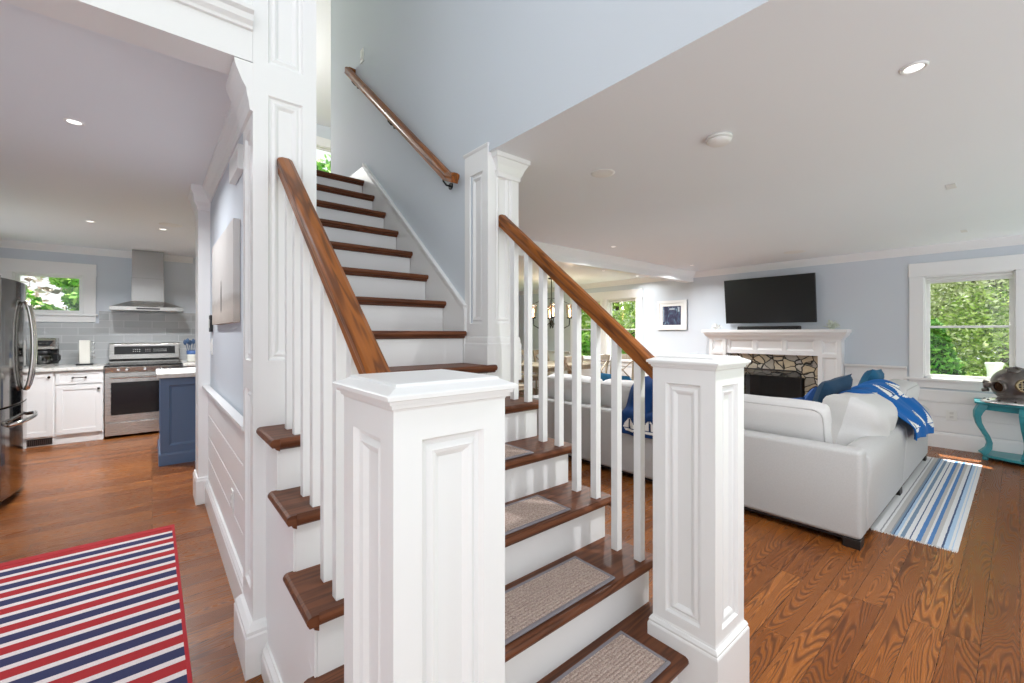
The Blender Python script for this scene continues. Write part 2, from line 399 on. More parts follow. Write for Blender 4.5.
        if bevel:
            b = o.modifiers.new('bevel', 'BEVEL'); b.width = bevel; b.segments = 2; b.limit_method = 'ANGLE'; b.angle_limit = R(40)
            b.harden_normals = False
        if sub:
            b = o.modifiers.new('sub', 'SUBSURF'); b.levels = sub; b.render_levels = sub
        return o
def tag(o, label, cat, group=None, kind=None):
    o['label'] = label; o['category'] = cat
    if group: o['group'] = group
    if kind: o['kind'] = kind
    return o
def thing(name, loc, label, cat, group=None, rz=0, kind=None):
    o = bpy.data.objects.new(name, None); COL.objects.link(o); o.location = loc; o.rotation_euler = (0, 0, rz)
    o.empty_display_size = 0.1
    WLOC[o.name] = Vector(loc); return tag(o, label, cat, group, kind)
def struct(o, label, cat): return tag(o, label, cat, None, 'structure')
def dup(root, loc, rz, label, group=None):
    r = root.copy(); COL.objects.link(r); r.location = loc; r.rotation_euler = (0, 0, rz); r['label'] = label
    if group: r['group'] = group
    for ch in root.children:
        c = ch.copy(); COL.objects.link(c); c.parent = r
        for g in ch.children:
            d = g.copy(); COL.objects.link(d); d.parent = c
    return r
def cells(mb, axis, a0, a1, u0, u1, z0, z1, holes, mi=0):
    """slab wall, thickness a0..a1 along axis, spanning u and z, with rectangular holes"""
    us = sorted({u0, u1, *[q for h in holes for q in h[:2]]}); zs = sorted({z0, z1, *[q for h in holes for q in h[2:]]})
    for i in range(len(us)-1):
        for j in range(len(zs)-1):
            cu, cz = (us[i]+us[i+1])/2, (zs[j]+zs[j+1])/2
            if any(h[0] < cu < h[1] and h[2] < cz < h[3] for h in holes): continue
            if axis == 'x': mb.box(a0, a1, us[i], us[i+1], zs[j], zs[j+1], mi)
            else: mb.box(us[i], us[i+1], a0, a1, zs[j], zs[j+1], mi)
    return mb
RAISED = [(0.006, 0.010), (0.014, 0.012), (0.024, 0.006), (0.030, 0.008), (0.040, 0.016), (0.052, 0.016)]
FLAT = [(0.005, 0.010), (0.016, 0.014), (0.022, 0.018)]
CROWN = [(0, -0.11), (0.012, -0.11), (0.016, -0.092), (0.03, -0.075), (0.05, -0.05), (0.066, -0.03), (0.07, -0.022), (0.084, -0.018), (0.086, 0.0), (0, 0.0)]
def crown(z, k=1.0): return [(o*k, z+d*k) for o, d in CROWN]
BASE = lambda h=0.185, t=0.02: [(0, 0), (t, 0), (t, h-0.035), (t-0.004, h-0.028), (t-0.004, h-0.018), (t-0.012, h-0.006), (t-0.013, h), (0, h)]
RAILCAP = [(0, 0.862), (0.010, 0.862), (0.014, 0.885), (0.026, 0.898), (0.040, 0.905), (0.042, 0.925), (0, 0.925)]

# ------------------------------------------------------------------ setting
struct(MB().box(-1.95, 7.1, -1.2, 8.05, -0.1, 0).build('floor', M['floor'], origin=(0,0,0)), 'glossy stained oak plank floor running through the rooms', 'floor')
# ceilings / slabs
struct(MB().box(1.4565, 7.1, -1.2, 8.05, CEIL_L, UP-0.02).build('ceiling', M['ceiling'], origin=(0,0,0)), 'flat white living room ceiling', 'ceiling')
struct(MB().box(-1.95, 0.350, 2.1, 4.33, CEIL_K, UP-0.021).box(-1.95, 1.4565, 4.33, 8.05, CEIL_K, UP-0.021).build('ceiling_kitchen', M['ceiling'], origin=(0,0,0)), 'flat white kitchen and hall ceiling', 'ceiling')
struct(MB().box(-1.95, 7.1, 0.9, 9.7, CEIL_U, CEIL_U+0.1).build('ceiling_upper', M['ceiling'], origin=(0,0,0)), 'white upper hall ceiling glimpsed above the stairs', 'ceiling')
fl = MB(); fl.box(0.351, 1.455, 3.78, 8.05, UP-0.20, UP); fl.box(-1.75, 0.316, 2.15, 9.6, UP-0.02, UP); fl.box(1.46, 7.1, 4.73, 9.6, UP-0.02, UP); fl.box(0.316, 1.46, 8.05, 9.6, UP-0.02, UP)
struct(fl.build('floor_upper', M['tread'], origin=(0,0,0)), 'dark oak upper landing floor at the top of the stairs', 'floor')

# window openings
WIN1 = (0.03, 0.735, 0.80, 2.0)      # living, on x = 7.02 (y0, y1, z0, z1)
WIN2 = (4.69, 5.36, 0.80, 2.0); WIN3 = (5.52, 6.19, 0.80, 2.0)
WINK = (-1.32, -0.70, 1.585, 2.09)    # kitchen, on y = 8.05 (x0, x1, ...)
WINU = (1.55, 2.95, 3.6, 4.90)        # upper hall, on y = 8.6
XW = 7.02
wr = cells(MB(), 'x', XW, XW+0.16, -1.2, 8.2, 0, CEIL_L, [WIN1, WIN2, WIN3, (1.93, 2.73, 0, 0.70)])
struct(wr.build('wall_right', M['blue_wall'], origin=(0,0,0)), 'pale blue living room wall behind the fireplace', 'wall')
wb = cells(MB(), 'y', 8.05, 8.2, -1.75, 7.18, 0, UP-0.02, [WINK, (2.2, 6.3, 0.05, 2.15)])
struct(wb.build('wall_back', M['blue_wall'], origin=(0,0,0)), 'pale blue back wall of the kitchen', 'wall')
struct(cells(MB(), 'x', -1.75, -1.65, 4.75, 8.2, 0, UP, [(5.85, 7.30, 0.95, 2.2)]).box(-2.05, -1.95, -1.2, 4.75, 0, CEIL_U).box(-2.05, -1.65, 4.65, 4.75, 0, UP).build('wall_left', M['blue_wall'], origin=(0,0,0)), 'pale blue kitchen wall behind the fridge, plus unseen hall wall added to block side light', 'wall')  # hall stretch is unseen, added to darken the left-facing sides
struct(MB().box(0.350, 0.47, 2.15, 4.33, 0, UP-0.02).build('wall_hall', M['blue_wall'], origin=(0,0,0)), 'blue grey hall wall beside the stairs above white boarding', 'wall')
ws = MB(); ws.box(1.456, 1.61, 2.1, 4.73, 0.0, CEIL_U)
ws.box(1.456, 1.61, -1.2, 2.1, CEIL_L+0.0005, CEIL_U)
struct(ws.build('wall_stair', M['blue_wall'], origin=(0,0,0)), 'tall pale blue wall along the right side of the stairs', 'wall')
struct(cells(MB(), 'y', 8.6, 8.75, 0.0, 7.1, UP, CEIL_U, [WINU]).build('wall_upper', M['blue_wall'], origin=(0,0,0)), 'upper hall wall with a window above the stairs', 'wall')
struct(MB().box(-1.95, 0.3015, 1.938, 2.1, 2.392, CEIL_U).build('wall_header', M['white'], origin=(0,0,0)), 'white header beam over the kitchen opening', 'beam')
hm = MB()
hm.run((-1.95, 1.938), (0.30, 1.938), (0, -1), [(0, 2.51), (0.012, 2.512), (0.016, 2.522), (0.03, 2.535), (0.034, 2.556), (0.05, 2.565), (0.052, 2.58), (0, 2.58)])
struct(hm.build('trim_header', M['white'], origin=(0,0,0)), 'white moulding along the header over the kitchen opening', 'trim')
# living / dining beam
bm_ = MB().box(1.7, XW, 3.565, 3.70, 2.19, CEIL_L)
struct(bm_.build('wall_beam', M['white'], origin=(0,0,0)), 'white boxed ceiling beam between living and dining rooms', 'beam')
ct = MB(); ct.run((1.7, 3.565), (XW, 3.565), (0, -1), crown(CEIL_L, 0.85))
struct(ct.build('trim_beam', M['white'], origin=(0,0,0)), 'white crown moulding along the living room face of the beam', 'trim')
ct = MB(); ct.run((XW, -1.2), (XW, 3.565), (-1, 0), crown(CEIL_L, 0.85)); ct.run((XW, 3.70), (XW, 8.05), (-1, 0), crown(CEIL_L, 0.85))
struct(ct.build('trim_right', M['white'], origin=(0,0,0)), 'white crown moulding above the fireplace wall', 'trim')
ct = MB(); ct.run((-1.65, 8.05), (0.47, 8.05), (0, -1), crown(CEIL_K, 0.8))
struct(ct.build('trim_kitchen', M['white'], origin=(0,0,0)), 'white crown moulding above the kitchen back wall', 'trim')
ct = MB(); ct.run((0.350, 2.17), (0.350, 4.10), (-1, 0), [(0, 2.345), (0.008, 2.345), (0.011, 2.365), (0.018, 2.375), (0.024, 2.40), (0.040, 2.43), (0.044, 2.442), (0.052, 2.447), (0.053, CEIL_K), (0, CEIL_K)])
struct(ct.build('trim_hall', M['white'], origin=(0,0,0)), 'stepped white crown moulding above the hall wall', 'trim')
# wainscot boards
def boards(name, axis, face, out, u0s, tops, label, h0=0.185, pitch=0.17, t=0.014):
    mb = MB()
    for (u0, u1), top in zip(u0s, tops):
        z = h0
        while z < top-0.02:
            z1 = min(z+pitch, top)
            a, b = face, face+out*t
            if axis == 'x': mb.box(a, b, u0, u1, z+0.004, z1-0.004); mb.box(a, a+out*0.003, u0, u1, z1-0.004, z1+0.004)
            else: mb.box(u0, u1, a, b, z+0.004, z1-0.004)
            z += pitch
    return struct(mb.build(name, M['white'], origin=(0,0,0), bevel=0.003), label, 'wainscot')
boards('trim_wainscot_right', 'x', XW, -1, [(-1.2, -0.125), (-0.125, 0.885), (0.885, 1.49), (3.23, 4.55), (4.55, 6.35), (6.35, 8.05)], [0.87, 0.66, 0.87, 0.87, 0.66, 0.87], 'white horizontal board wainscot below the living room window')
boards('trim_wainscot_hall', 'x', 0.350, -1, [(2.17, 4.1)], [0.87], 'white horizontal board wainscot along the hall wall', pitch=0.1685)
ct = MB()
for a, b in ((-1.2, -0.125), (0.885, 1.49), (3.23, 4.55), (6.35, 8.05)): ct.run((XW-0.012, a), (XW-0.012, b), (-1, 0), RAILCAP)
struct(ct.build('trim_chair_right', M['white'], origin=(0,0,0)), 'white chair rail along the living room wall', 'trim')
ct = MB(); ct.run((0.337, 2.17), (0.337, 4.1), (-1, 0), RAILCAP)
struct(ct.build('trim_chair_hall', M['white'], origin=(0,0,0)), 'white chair rail along the hall wall', 'trim')
ct = MB(); ct.run((XW-0.002, -1.2), (XW-0.002, 1.49), (-1, 0), BASE()); ct.run((XW-0.002, 3.23), (XW-0.002, 8.05), (-1, 0), BASE())
struct(ct.build('baseboard_right', M['white'], origin=(0,0,0)), 'white baseboard along the living room wall', 'baseboard')
ct = MB(); ct.run((0.337, 2.17), (0.337, 4.1), (-1, 0), BASE(0.185, 0.024))
struct(ct.build('baseboard_hall', M['white'], origin=(0,0,0)), 'white baseboard along the hall wall', 'baseboard')
# wall end pilaster in hall
pl = MB(); pl.box(0.272, 0.49, 4.10, 4.36, 0, 2.30)
pl.sq(0.272, 0.49, 4.10, 4.36, [(0.016, 0), (0.016, 0.18), (0.012, 0.19), (0.010, 0.205), (0.0, 0.21)])
pl.sq(0.272, 0.49, 4.10, 4.36, [(0.0, 2.28), (0.006, 2.285), (0.01, 2.31), (0.028, 2.345), (0.032, 2.40), (0.045, 2.42), (0.047, CEIL_K)])
struct(pl.build('trim_pilaster', M['white'], origin=(0,0,0), bevel=0.003), 'white square pilaster at the far end of the hall wall', 'trim')

def window(name, axis, face, out, hole, label, casing=0.145, shade=None, mull=True, depth=0.16, apron=True, cl=None):
    """hole = (u0,u1,z0,z1); face = interior wall plane; out = direction into the room"""
    u0, u1, z0, z1 = hole
    c = ((face, (u0+u1)/2, z0) if axis == 'x' else ((u0+u1)/2, face, z0))
    root = thing(name, c, label, 'window', kind='structure')
    def bx(mb, a0, a1, b0, b1, q0, q1):
        a0, a1 = face+out*a0, face+out*a1
        return mb.box(a0, a1, b0, b1, q0, q1) if axis == 'x' else mb.box(b0, b1, a0, a1, q0, q1)
    m = MB(); cr, clft = casing, (cl or casing)
    bx(m, 0, 0.022, u0-cr, u0, z0, z1); bx(m, 0, 0.022, u1, u1+clft, z0, z1)
    bx(m, 0, 0.026, u0-cr-0.006, u1+clft+0.006, z1, z1+0.16)
    m.build('casing', M['white'], root, bevel=0.003)
    m = MB(); bx(m, 0, 0.05, u0-cr-0.02, u1+clft+0.02, z0-0.03, z0)
    if apron: bx(m, 0, 0.02, u0-cr, u1+clft, z0-0.115, z0-0.03)
    m.build('sill', M['white'], root, bevel=0.004)
    m = MB()
    bx(m, -depth, 0, u0, u0+0.012, z0, z1); bx(m, -depth, 0, u1-0.012, u1, z0, z1); bx(m, -depth, 0, u0, u1, z1-0.012, z1); bx(m, -depth, 0, u0, u1, z0, z0+0.012)
    m.build('jamb', M['white'], root)
    zm = (z0+z1)/2; a, b = u0+0.012, u1-0.012
    spans = [(z0+0.012, zm+0.012, -0.07, -0.04), (zm-0.012, z1-0.012, -0.10, -0.07)] if mull else [(z0+0.012, z1-0.012, -0.09, -0.05)]
    for q0, q1, d0, d1 in spans:
        m = MB(); w = 0.034
        bx(m, d0, d1, a, a+w, q0, q1); bx(m, d0, d1, b-w, b, q0, q1); bx(m, d0, d1, a+w, b-w, q0, q0+(0.024 if mull and q0 > z0+0.1 else 0.03)); bx(m, d0, d1, a+w, b-w, q1-0.024, q1)
        sash = m.build('sash', M['white'], root, bevel=0.002)
        m = MB(); dm = (d0+d1)/2; bx(m, dm-0.002, dm+0.002, a+w, b-w, q0+0.024, q1-0.024)
        m.build('pane', M['glass'], sash)
    if shade:
        m = MB(); bx(m, -0.035, -0.030, a+0.005, b-0.005, z1-shade, z1-0.012); bx(m, -0.04, -0.026, a+0.005, b-0.005, z1-shade-0.012, z1-shade)
        if axis == 'x': m.lathe([(0.02, a+0.005), (0.02, b-0.005)], (face-out*0.036, 0, z1-0.036), 12, 'y')
        m.build('roller_shade', M['shade'], root)
    return root
window('window_1', 'x', XW, -1, WIN1, 'white double-hung window above the teal table, rolled shade at top', 0.128, shade=0.075)
window('window_2', 'x', XW, -1, WIN2, 'white dining window nearest the framed picture', 0.14, shade=0.05, cl=0.078)
window('window_3', 'x', XW-0.002, -1, WIN3, 'white dining window farther from the framed picture', 0.078, shade=0.05, cl=0.14)
window('window_4', 'y', 8.05, -1, WINK, 'small white kitchen window beside the range hood', 0.118, mull=False)
window('window_5', 'y', 8.6, -1, WINU, 'upper hall window glimpsed over the top stair', 0.14)

window('window_added', 'x', -1.65, 1, (5.85, 7.30, 0.95, 2.2), 'unseen kitchen side window added behind the refrigerator for daylight', 0.12)  # opening invented to let neutral daylight into the kitchen
pd = thing('door_added', (4.25, 8.05, 0.05), 'white framed glass patio doors added at the back of the dining room for daylight', 'door', kind='structure')  # doorway invented to pour daylight into the dining room
m = MB(); m.box(2.06, 2.2, 8.028, 8.05, 0.0, 2.15); m.box(6.3, 6.44, 8.028, 8.05, 0.0, 2.15); m.box(2.05, 6.45, 8.024, 8.05, 2.15, 2.30); m.build('casing', M['white'], pd, bevel=0.003)
for i in range(3):
    a = 2.2+i*4.1/3; b = a+4.1/3; m = MB(); y0, y1 = 8.09, 8.13
    m.box(a, a+0.09, y0, y1, 0.05, 2.15); m.box(b-0.09, b, y0, y1, 0.05, 2.15); m.box(a+0.09, b-0.09, y0, y1, 0.05, 0.20); m.box(a+0.09, b-0.09, y0, y1, 2.05, 2.15)
    lf = m.build('door_leaf', M['white'], pd, bevel=0.002); MB().box(a+0.09, b-0.09, 8.108, 8.112, 0.20, 2.05).build('pane', M['glass'], lf)

# ------------------------------------------------------------------ staircase
NX0, NX1, CX0, CX1 = 0.302, 0.537, 1.45, 1.68       # left posts / right posts (x)
XL, XR = 0.348, 1.612                               # riser ends of the open flight
st = thing('staircase', (0.98, Y0, 0), 'straight white staircase with dark oak treads rising between the two panelled posts', 'staircase')
def tread_poly(yn, yb, z):
    t = 0.030
    return [(yb, z), (yn+0.012, z), (yn+0.004, z-0.004), (yn, z-0.012), (yn, z-0.019), (yn+0.006, z-t), (yn+0.018, z-t), (yn+0.018, z-t-0.007), (yn+0.028, z-t-0.014), (yb, z-t-0.014)]
for k in range(1, 15):
    z = k*RISE; yr = Y0+(k-1)*RUN; yn = yr-NOSE; yb = yr+RUN+0.012
    if k == 1: a, b = 0.537, 1.438
    elif k <= 5: a, b = 0.313, 1.648
    elif k == 6: a, b = 0.537, 1.49
    else: a, b = 0.47, 1.437
    m = MB()
    if k == 6:
        m.prism(tread_poly(yn, 1.934, z), 'x', a, b); m.prism([(1.934, z), (yb, z), (yb, z-0.03), (1.934, z-0.03)], 'x', 0.537, 1.45)
    elif 2 <= k <= 5:
        m.prism(tread_poly(yn, yb, z), 'x', a+0.03, b-0.03)
        for s_, q in ((1, a), (-1, b)):        # nosing return along the open end
            prof = [(0.012, z), (0.004, z-0.004), (0.0, z-0.012), (0.0, z-0.019), (0.006, z-0.03), (0.018, z-0.03), (0.018, z-0.037), (0.03, z-0.044), (0.03, z)]
            y1 = yb-0.0 if k < 5 else 1.934
            m.prism([(q+s_*o, zz) for o, zz in prof], 'y', yn+0.004, y1)
    else:
        if k == 14: yb = 3.80
        m.prism(tread_poly(yn, yb, z), 'x', a, b)
    if k == 1: m.box(1.438, 1.612, 0.915, yb, z-0.03, z); m.box(0.36, 0.537, 0.915, yb, z-0.03, z)
    m.build('tread', M['tread'], st)
    zt = z-0.030
    if k == 1: ra, rb = 0.537, 1.432
    elif k <= 5: ra, rb = XL, XR
    elif k == 6: ra, rb = 0.537, 1.45
    else: ra, rb = 0.47, 1.432
    MB().box(ra, rb, yr, yr+0.018, (k-1)*RISE if k > 1 else 0.0, zt).build('riser', M['white'], st)
# stringers on the open lower flight
def stringer(x0, x1):
    pts = [(0.90, 0.0), (0.90, RISE-0.03)]
    for k in range(2, 6):
        yr = Y0+(k-1)*RUN; pts += [(yr+0.003, (k-1)*RISE-0.031), (yr+0.003, k*RISE-0.031)]
    pts += [(1.935, 5*RISE-0.03), (1.935, 0.0)]
    return MB().prism(pts, 'x', x0, x1)
stringer(XL-0.001, XL+0.02).build('stringer', M['white'], st)
stringer(XR-0.02, XR+0.001).build('stringer', M['white'], st)
# decorative brackets under each tread end and a sloping bead on the left string
for k in range(2, 6):
    yr = Y0+(k-1)*RUN; z = k*RISE-0.044
    pts = [(yr-0.0, z), (yr+RUN-0.004, z), (yr+RUN-0.008, z-0.02), (yr+RUN-0.06, z-0.035), (yr+RUN-0.11, z-0.075), (yr+0.055, z-0.125), (yr+0.015, z-0.145), (yr, z-0.147)]
    MB().prism(pts, 'x', XL-0.008, XL).build('bracket', M['white'], st, bevel=0.002)
sl = RISE/RUN
bd = MB(); p0 = (XL-0.002, 0.93, 0.10); p1 = (XL-0.002, 1.934, 0.10+(1.934-0.93)*sl)
bd.tube([p0, p1], 0.006, 6); bd.build('bead', M['white'], st)
ct = MB(); ct.run((XL-0.001, 0.90), (XL-0.001, 1.90), (-1, 0), [(0, 0), (0.022, 0), (0.022, 0.075), (0.018, 0.085), (0.018, 0.095), (0.008, 0.108), (0.006, 0.115), (0, 0.115)])
ct.build('base_moulding', M['white'], st)
# wall skirt of the enclosed upper flight
zz = lambda y: 1.512+sl*(y-2.178)
sk = MB()
pts = [(2.15, 0.95), (2.15, zz(2.15)), (3.763, zz(3.763)), (3.80, zz(3.763)-0.02), (4.73, UP+0.135), (4.73, UP-0.2), (3.80, UP-0.2)]
sk.prism(pts, 'x', 1.436, 1.458)
sk.build('skirt_board', M['white'], st)
cp = MB(); cp.tube([(1.447, 2.15, zz(2.15)), (1.447, 3.763, zz(3.763))], 0.01, 8, prof=[(-0.011, -0.03), (-0.016, -0.012), (-0.020, 0.0), (-0.018, 0.008), (0.012, 0.008), (0.012, -0.03)], up=(0, 0, 1))
cp.build('skirt_cap', M['white'], st)
sk2 = MB(); sk2.prism([(2.15, 0.95), (2.15, zz(2.15)), (3.763, zz(3.763)), (3.80, UP+0.14), (4.33, UP+0.14), (4.33, UP-0.2), (3.8, UP-0.2)], 'x', 0.468, 0.482)
sk2.build('skirt_board', M['white'], st)

# tread pads
PAD = []
for k, lab in ((1, 'beige woven tread pad on the lowest stair'), (2, 'beige woven tread pad on the second stair up'), (3, 'beige woven tread pad on the third stair up'), (4, 'beige woven tread pad on the fourth stair up, half hidden')):
    yn = Y0+(k-1)*RUN-NOSE; z = k*RISE+0.0005; y0, y1 = yn+0.026, yn+0.232
    p = thing('stair_pad', (0.98, (y0+y1)/2, z), lab, 'stair pad', 'woven pads on the lower stairs')
    MB().box(0.61, 1.35, y0+0.014, y1-0.014, z, z+0.007).build('mat', M['pad'], p)
    b = MB(); X0, X1 = 0.596, 1.364
    b.box(X0, X1, y0, y0+0.014, z, z+0.008); b.box(X0, X1, y1-0.014, y1, z, z+0.008); b.box(X0, X0+0.014, y0+0.014, y1-0.014, z, z+0.008); b.box(X1-0.014, X1, y0+0.014, y1-0.014, z, z+0.008)
    b.build('binding', M['pad_edge'], p, bevel=0.003)

# newel posts
def newel(x0, x1, y0, y1, label):
    w = x1-x0; d = y1-y0
    p = thing('newel_post', ((x0+x1)/2, (y0+y1)/2, 0), label, 'newel post')
    m = MB(); z0, z1 = 0.0, 1.215; ho = [(0.052, w-0.052, 0.307, 1.147)]
    m.panel((x0, y0, z0), (1,0,0), (0,0,1), w, z1, ho, RAISED); m.panel((x1, y0, z0), (0,1,0), (0,0,1), d, z1, [(0.052, d-0.052, 0.307, 1.147)], RAISED)
    m.panel((x1, y1, z0), (-1,0,0), (0,0,1), w, z1, ho, RAISED); m.panel((x0, y1, z0), (0,-1,0), (0,0,1), d, z1, [(0.052, d-0.052, 0.307, 1.147)], RAISED)
    m.add([(x0,y0,0),(x1,y0,0),(x1,y1,0),(x0,y1,0)], [(3,2,1,0)])
    m.build('shaft', M['white'], p)
    m = MB().sq(x0, x1, y0, y1, [(-0.004, 1.19), (0.0015, 1.2035), (0.005, 1.205), (0.006, 1.2115), (0.011, 1.2125), (0.0125, 1.219), (0.0175, 1.2205), (0.018, 1.2275), (0.016, 1.2295), (-0.008, 1.2395), (-0.009, 1.243), (-0.012, 1.2445)])
    m.build('cap', M['white'], p)
    m = MB().sq(x0, x1, y0, y1, [(0.014, 0), (0.014, 0.236), (0.012, 0.242), (0.010, 0.244), (0.011, 0.252), (0.006, 0.262), (0.002, 0.264), (0.0, 0.272)])
    m.build('base', M['white'], p)
    return p
newel(NX0, NX1, 0.66, 0.895, 'large white panelled newel post at the front left of the stairs')
newel(CX0, CX1, 0.66, 0.895, 'white panelled newel post on the living room side of the stairs')

# tall panelled posts
def tall_post(x0, x1, y0, y1, top, zones, label, baseh, bo, basez=0.0, capital=None, side=None):
    w, d = x1-x0, y1-y0
    p = thing('panelled_post', ((x0+x1)/2, (y0+y1)/2, 0), label, 'post')
    m = MB()
    H = lambda L: [(0.053, L-0.053, a, b) for a, b in zones]
    HS = lambda L: [(0.053, L-0.053, a, b) for a, b in (side or zones)]
    m.panel((x0, y0, 0), (1,0,0), (0,0,1), w, top, H(w), RAISED); m.panel((x1, y0, 0), (0,1,0), (0,0,1), d, top, H(d), RAISED)
    m.panel((x1, y1, 0), (-1,0,0), (0,0,1), w, top, H(w), RAISED); m.panel((x0, y1, 0), (0,-1,0), (0,0,1), d, top, HS(d), RAISED)
    m.build('shaft', M['white'], p)
    h = baseh
    m = MB().sq(x0, x1, y0, y1, [(bo, basez), (bo, h-0.045), (bo-0.004, h-0.038), (bo-0.004, h-0.025), (bo*0.4, h-0.008), (0.0, h)])
    m.build('base', M['white'], p)
    if capital: capital(p)
    return p
def capL(p):
    m = MB(); prof = [(0, 2.20), (0.010, 2.205), (0.014, 2.24), (0.020, 2.262), (0.022, 2.285), (0.036, 2.31), (0.052, 2.35), (0.058, 2.365), (0.062, 2.388), (0, 2.388)]
    m.run((0.302, 1.938), (0.302, 2.19), (-1, 0), prof); m.build('capital', M['white'], p)
tall_post(NX0, NX1, 1.935, 2.17, CEIL_U, [(1.218, 2.28), (2.41, 3.9)], 'tall white panelled post left of the stairs, reaching past the header', 0.20, 0.03, capital=capL, side=[(0.30, 1.10), (1.218, 2.15), (2.41, 3.9)])
def capR(p):
    m = MB(); top = CEIL_L
    prof = [(0, top-0.125), (0.012, top-0.122), (0.016, top-0.10), (0.026, top-0.09), (0.045, top-0.06), (0.07, top-0.035), (0.076, top-0.028), (0.09, top-0.024), (0.092, top-0.0), (0, top-0.0)]
    L = []
    for o, z in prof: o *= 0.56; L.append([(1.525-o*0.95, 1.935-o, z), (1.68+o, 1.935-o, z), (1.68+o, 2.17, z), (1.525-o*0.95, 2.17, z)])
    m.loops(L); m.build('capital', M['white'], p)
    MB().sq(1.4495, 1.53, 1.934, 2.17, [(0.001, 2.385), (0.003, 2.388), (0.007, 2.400), (0.007, 2.404)]).build('top_block', M['white'], p)
cpost = tall_post(CX0, CX1, 1.935, 2.168, 2.40, [(1.385, 2.262)], 'white panelled post beside the upper stair wall, crowned at the living room ceiling', 1.31, 0.012, 1.05, capR)

# balustrades
RAILP = [(-0.025, -0.062), (0.025, -0.062), (0.024, -0.042), (0.029, -0.030), (0.030, -0.016), (0.026, -0.006), (0.012, 0.0), (-0.012, 0.0), (-0.026, -0.006), (-0.030, -0.016), (-0.029, -0.030), (-0.024, -0.042)]
def balustrade(xb, xr, ya, yb_, za, zb, label):
    p = thing('balustrade', (xb, 1.42, 0), label, 'balustrade')
    m = MB(); m.tube([(xr, ya, za), (xr, yb_, zb)], 0, prof=RAILP, up=(0, 0, 1)); m.build('handrail', M['rail'], p, bevel=0.002)
    m2 = MB()
    sl_ = (zb-za)/(yb_-ya)
    for i in range(8):
        k = 2+i//2; y = 1.025+0.115*i; z0 = k*RISE; zt = za+(y-ya)*sl_-0.058
        h = 0.0165
        MB().prism([(y-h, z0), (y+h, z0), (y+h, zt+h*sl_), (y-h, zt-h*sl_)], 'x', xb-h, xb+h).build('baluster', M['white'], p, bevel=0.0015)
    return p
balustrade(0.412, 0.4175, 0.897, 1.9345, 1.172, 2.047, 'left balustrade of square white balusters under an oak handrail')
balustrade(1.558, 1.563, 0.897, 1.9345, 1.178, 2.018, 'right balustrade of square white balusters under an oak handrail, living room side')
# wall handrail
wh = thing('wall_handrail', (1.40, 2.15, 2.2), 'oak handrail fixed on brackets to the blue stair wall', 'handrail')
m = MB(); m.tube([(1.395, 2.178, 2.290), (1.395, 2.25, 2.315), (1.395, 4.02, 3.80)], 0, prof=[(a*0.95, b*0.95) for a, b in RAILP], up=(0, 0, 1)); m.tube([(1.395, 4.00, 3.785), (1.395, 4.02, 3.80), (1.455, 4.025, 3.80)], 0, prof=[(a*0.9, b*0.9) for a, b in RAILP], up=(0, 0, 1))
m.build('rail', M['rail'], wh)
for y in (2.33, 3.15, 3.93):
    z = 2.315+(y-2.25)*0.839-0.06
    m = MB(); m.tube([(1.456, y, z-0.06), (1.42, y, z-0.06), (1.398, y, z-0.04), (1.395, y, z+0.004)], 0.006, 8); m.lathe([(0.022, 0.0), (0.022, 0.008)], (1.448, y, z-0.06), 12, 'x')
    m.build('bracket', M['iron'], wh)

# switches and small wall fittings
def plate(name, axis, face, out, u, z, w, h, label, cat, toggle=True, material=None, t=0.007):
    loc = (face, u, z) if axis == 'x' else (u, face, z)
    root = thing(name, loc, label, cat)
    def bx(a0, a1, b0, b1, c0, c1):
        a0, a1 = face+out*a0, face+out*a1
        return MB().box(a0, a1, b0, b1, c0, c1) if axis == 'x' else MB().box(b0, b1, a0, a1, c0, c1)
    bx(0, t, u-w/2, u+w/2, z-h/2, z+h/2).build('plate', material or M['plastic'], root, bevel=0.002)
    if toggle == 'outlet':
        for dz in (-0.022, 0.022): bx(t, t+0.003, u-0.016, u+0.016, z+dz-0.014, z+dz+0.014).build('socket', M['shade'], root, bevel=0.002)
    elif toggle: bx(t, t+0.006, u-0.016, u+0.016, z-0.032, z+0.032).build('rocker', M['plastic'], root, bevel=0.002)
    return root
plate('light_switch', 'x', 1.456, -1, 3.83, 3.835, 0.075, 0.12, 'white switch plate on blue wall above the top of the wall handrail', 'switch')
plate('light_switch', 'x', 0.350, -1, 3.95, 1.225, 0.075, 0.12, 'white switch plate on the hall wall below the black controller', 'switch')
plate('wall_controller', 'x', 0.350, -1, 3.93, 1.40, 0.09, 0.125, 'small black wall controller beside the hall pilaster', 'controller', True, M['black'], 0.02)
plate('door_chime', 'x', 0.350, -1, 2.62, 2.20, 0.30, 0.12, 'white door chime box high on the hall wall', 'chime', False, None, 0.03)
plate('power_outlet', 'x', 0.336, -1, 2.75, 0.42, 0.075, 0.12, 'white outlet on the hall wainscot by the tall post', 'outlet', 'outlet')
plate('power_outlet', 'x', XW-0.014, -1, 0.505, 0.39, 0.09, 0.12, 'white outlet on boarding below the living room window', 'outlet', 'outlet')

# canvas on the hall wall
cv = thing('canvas_print', (0.350, 2.83, 1.385), 'pale beach scene canvas on the hall wall', 'picture')
MB().box(0.318, 0.349, 2.60, 3.60, 1.385, 1.92).build('canvas', M['art_beach'], cv, bevel=0.002)
m = MB(); m.lathe([(0.001, 0.0), (0.02, 0.02), (0.024, 0.10), (0.016, 0.17), (0.012, 0.185), (0.015, 0.20), (0.001, 0.22)], (0, 0, 0), 10)
m.v = [(0.317+p[0]*0.02, 3.10+p[1]*1.3, 1.45+p[2]*0.9) for p in m.v]; m.build('printed_figure', mat('print_grey', (0.25, 0.23, 0.22), 0.7), cv)

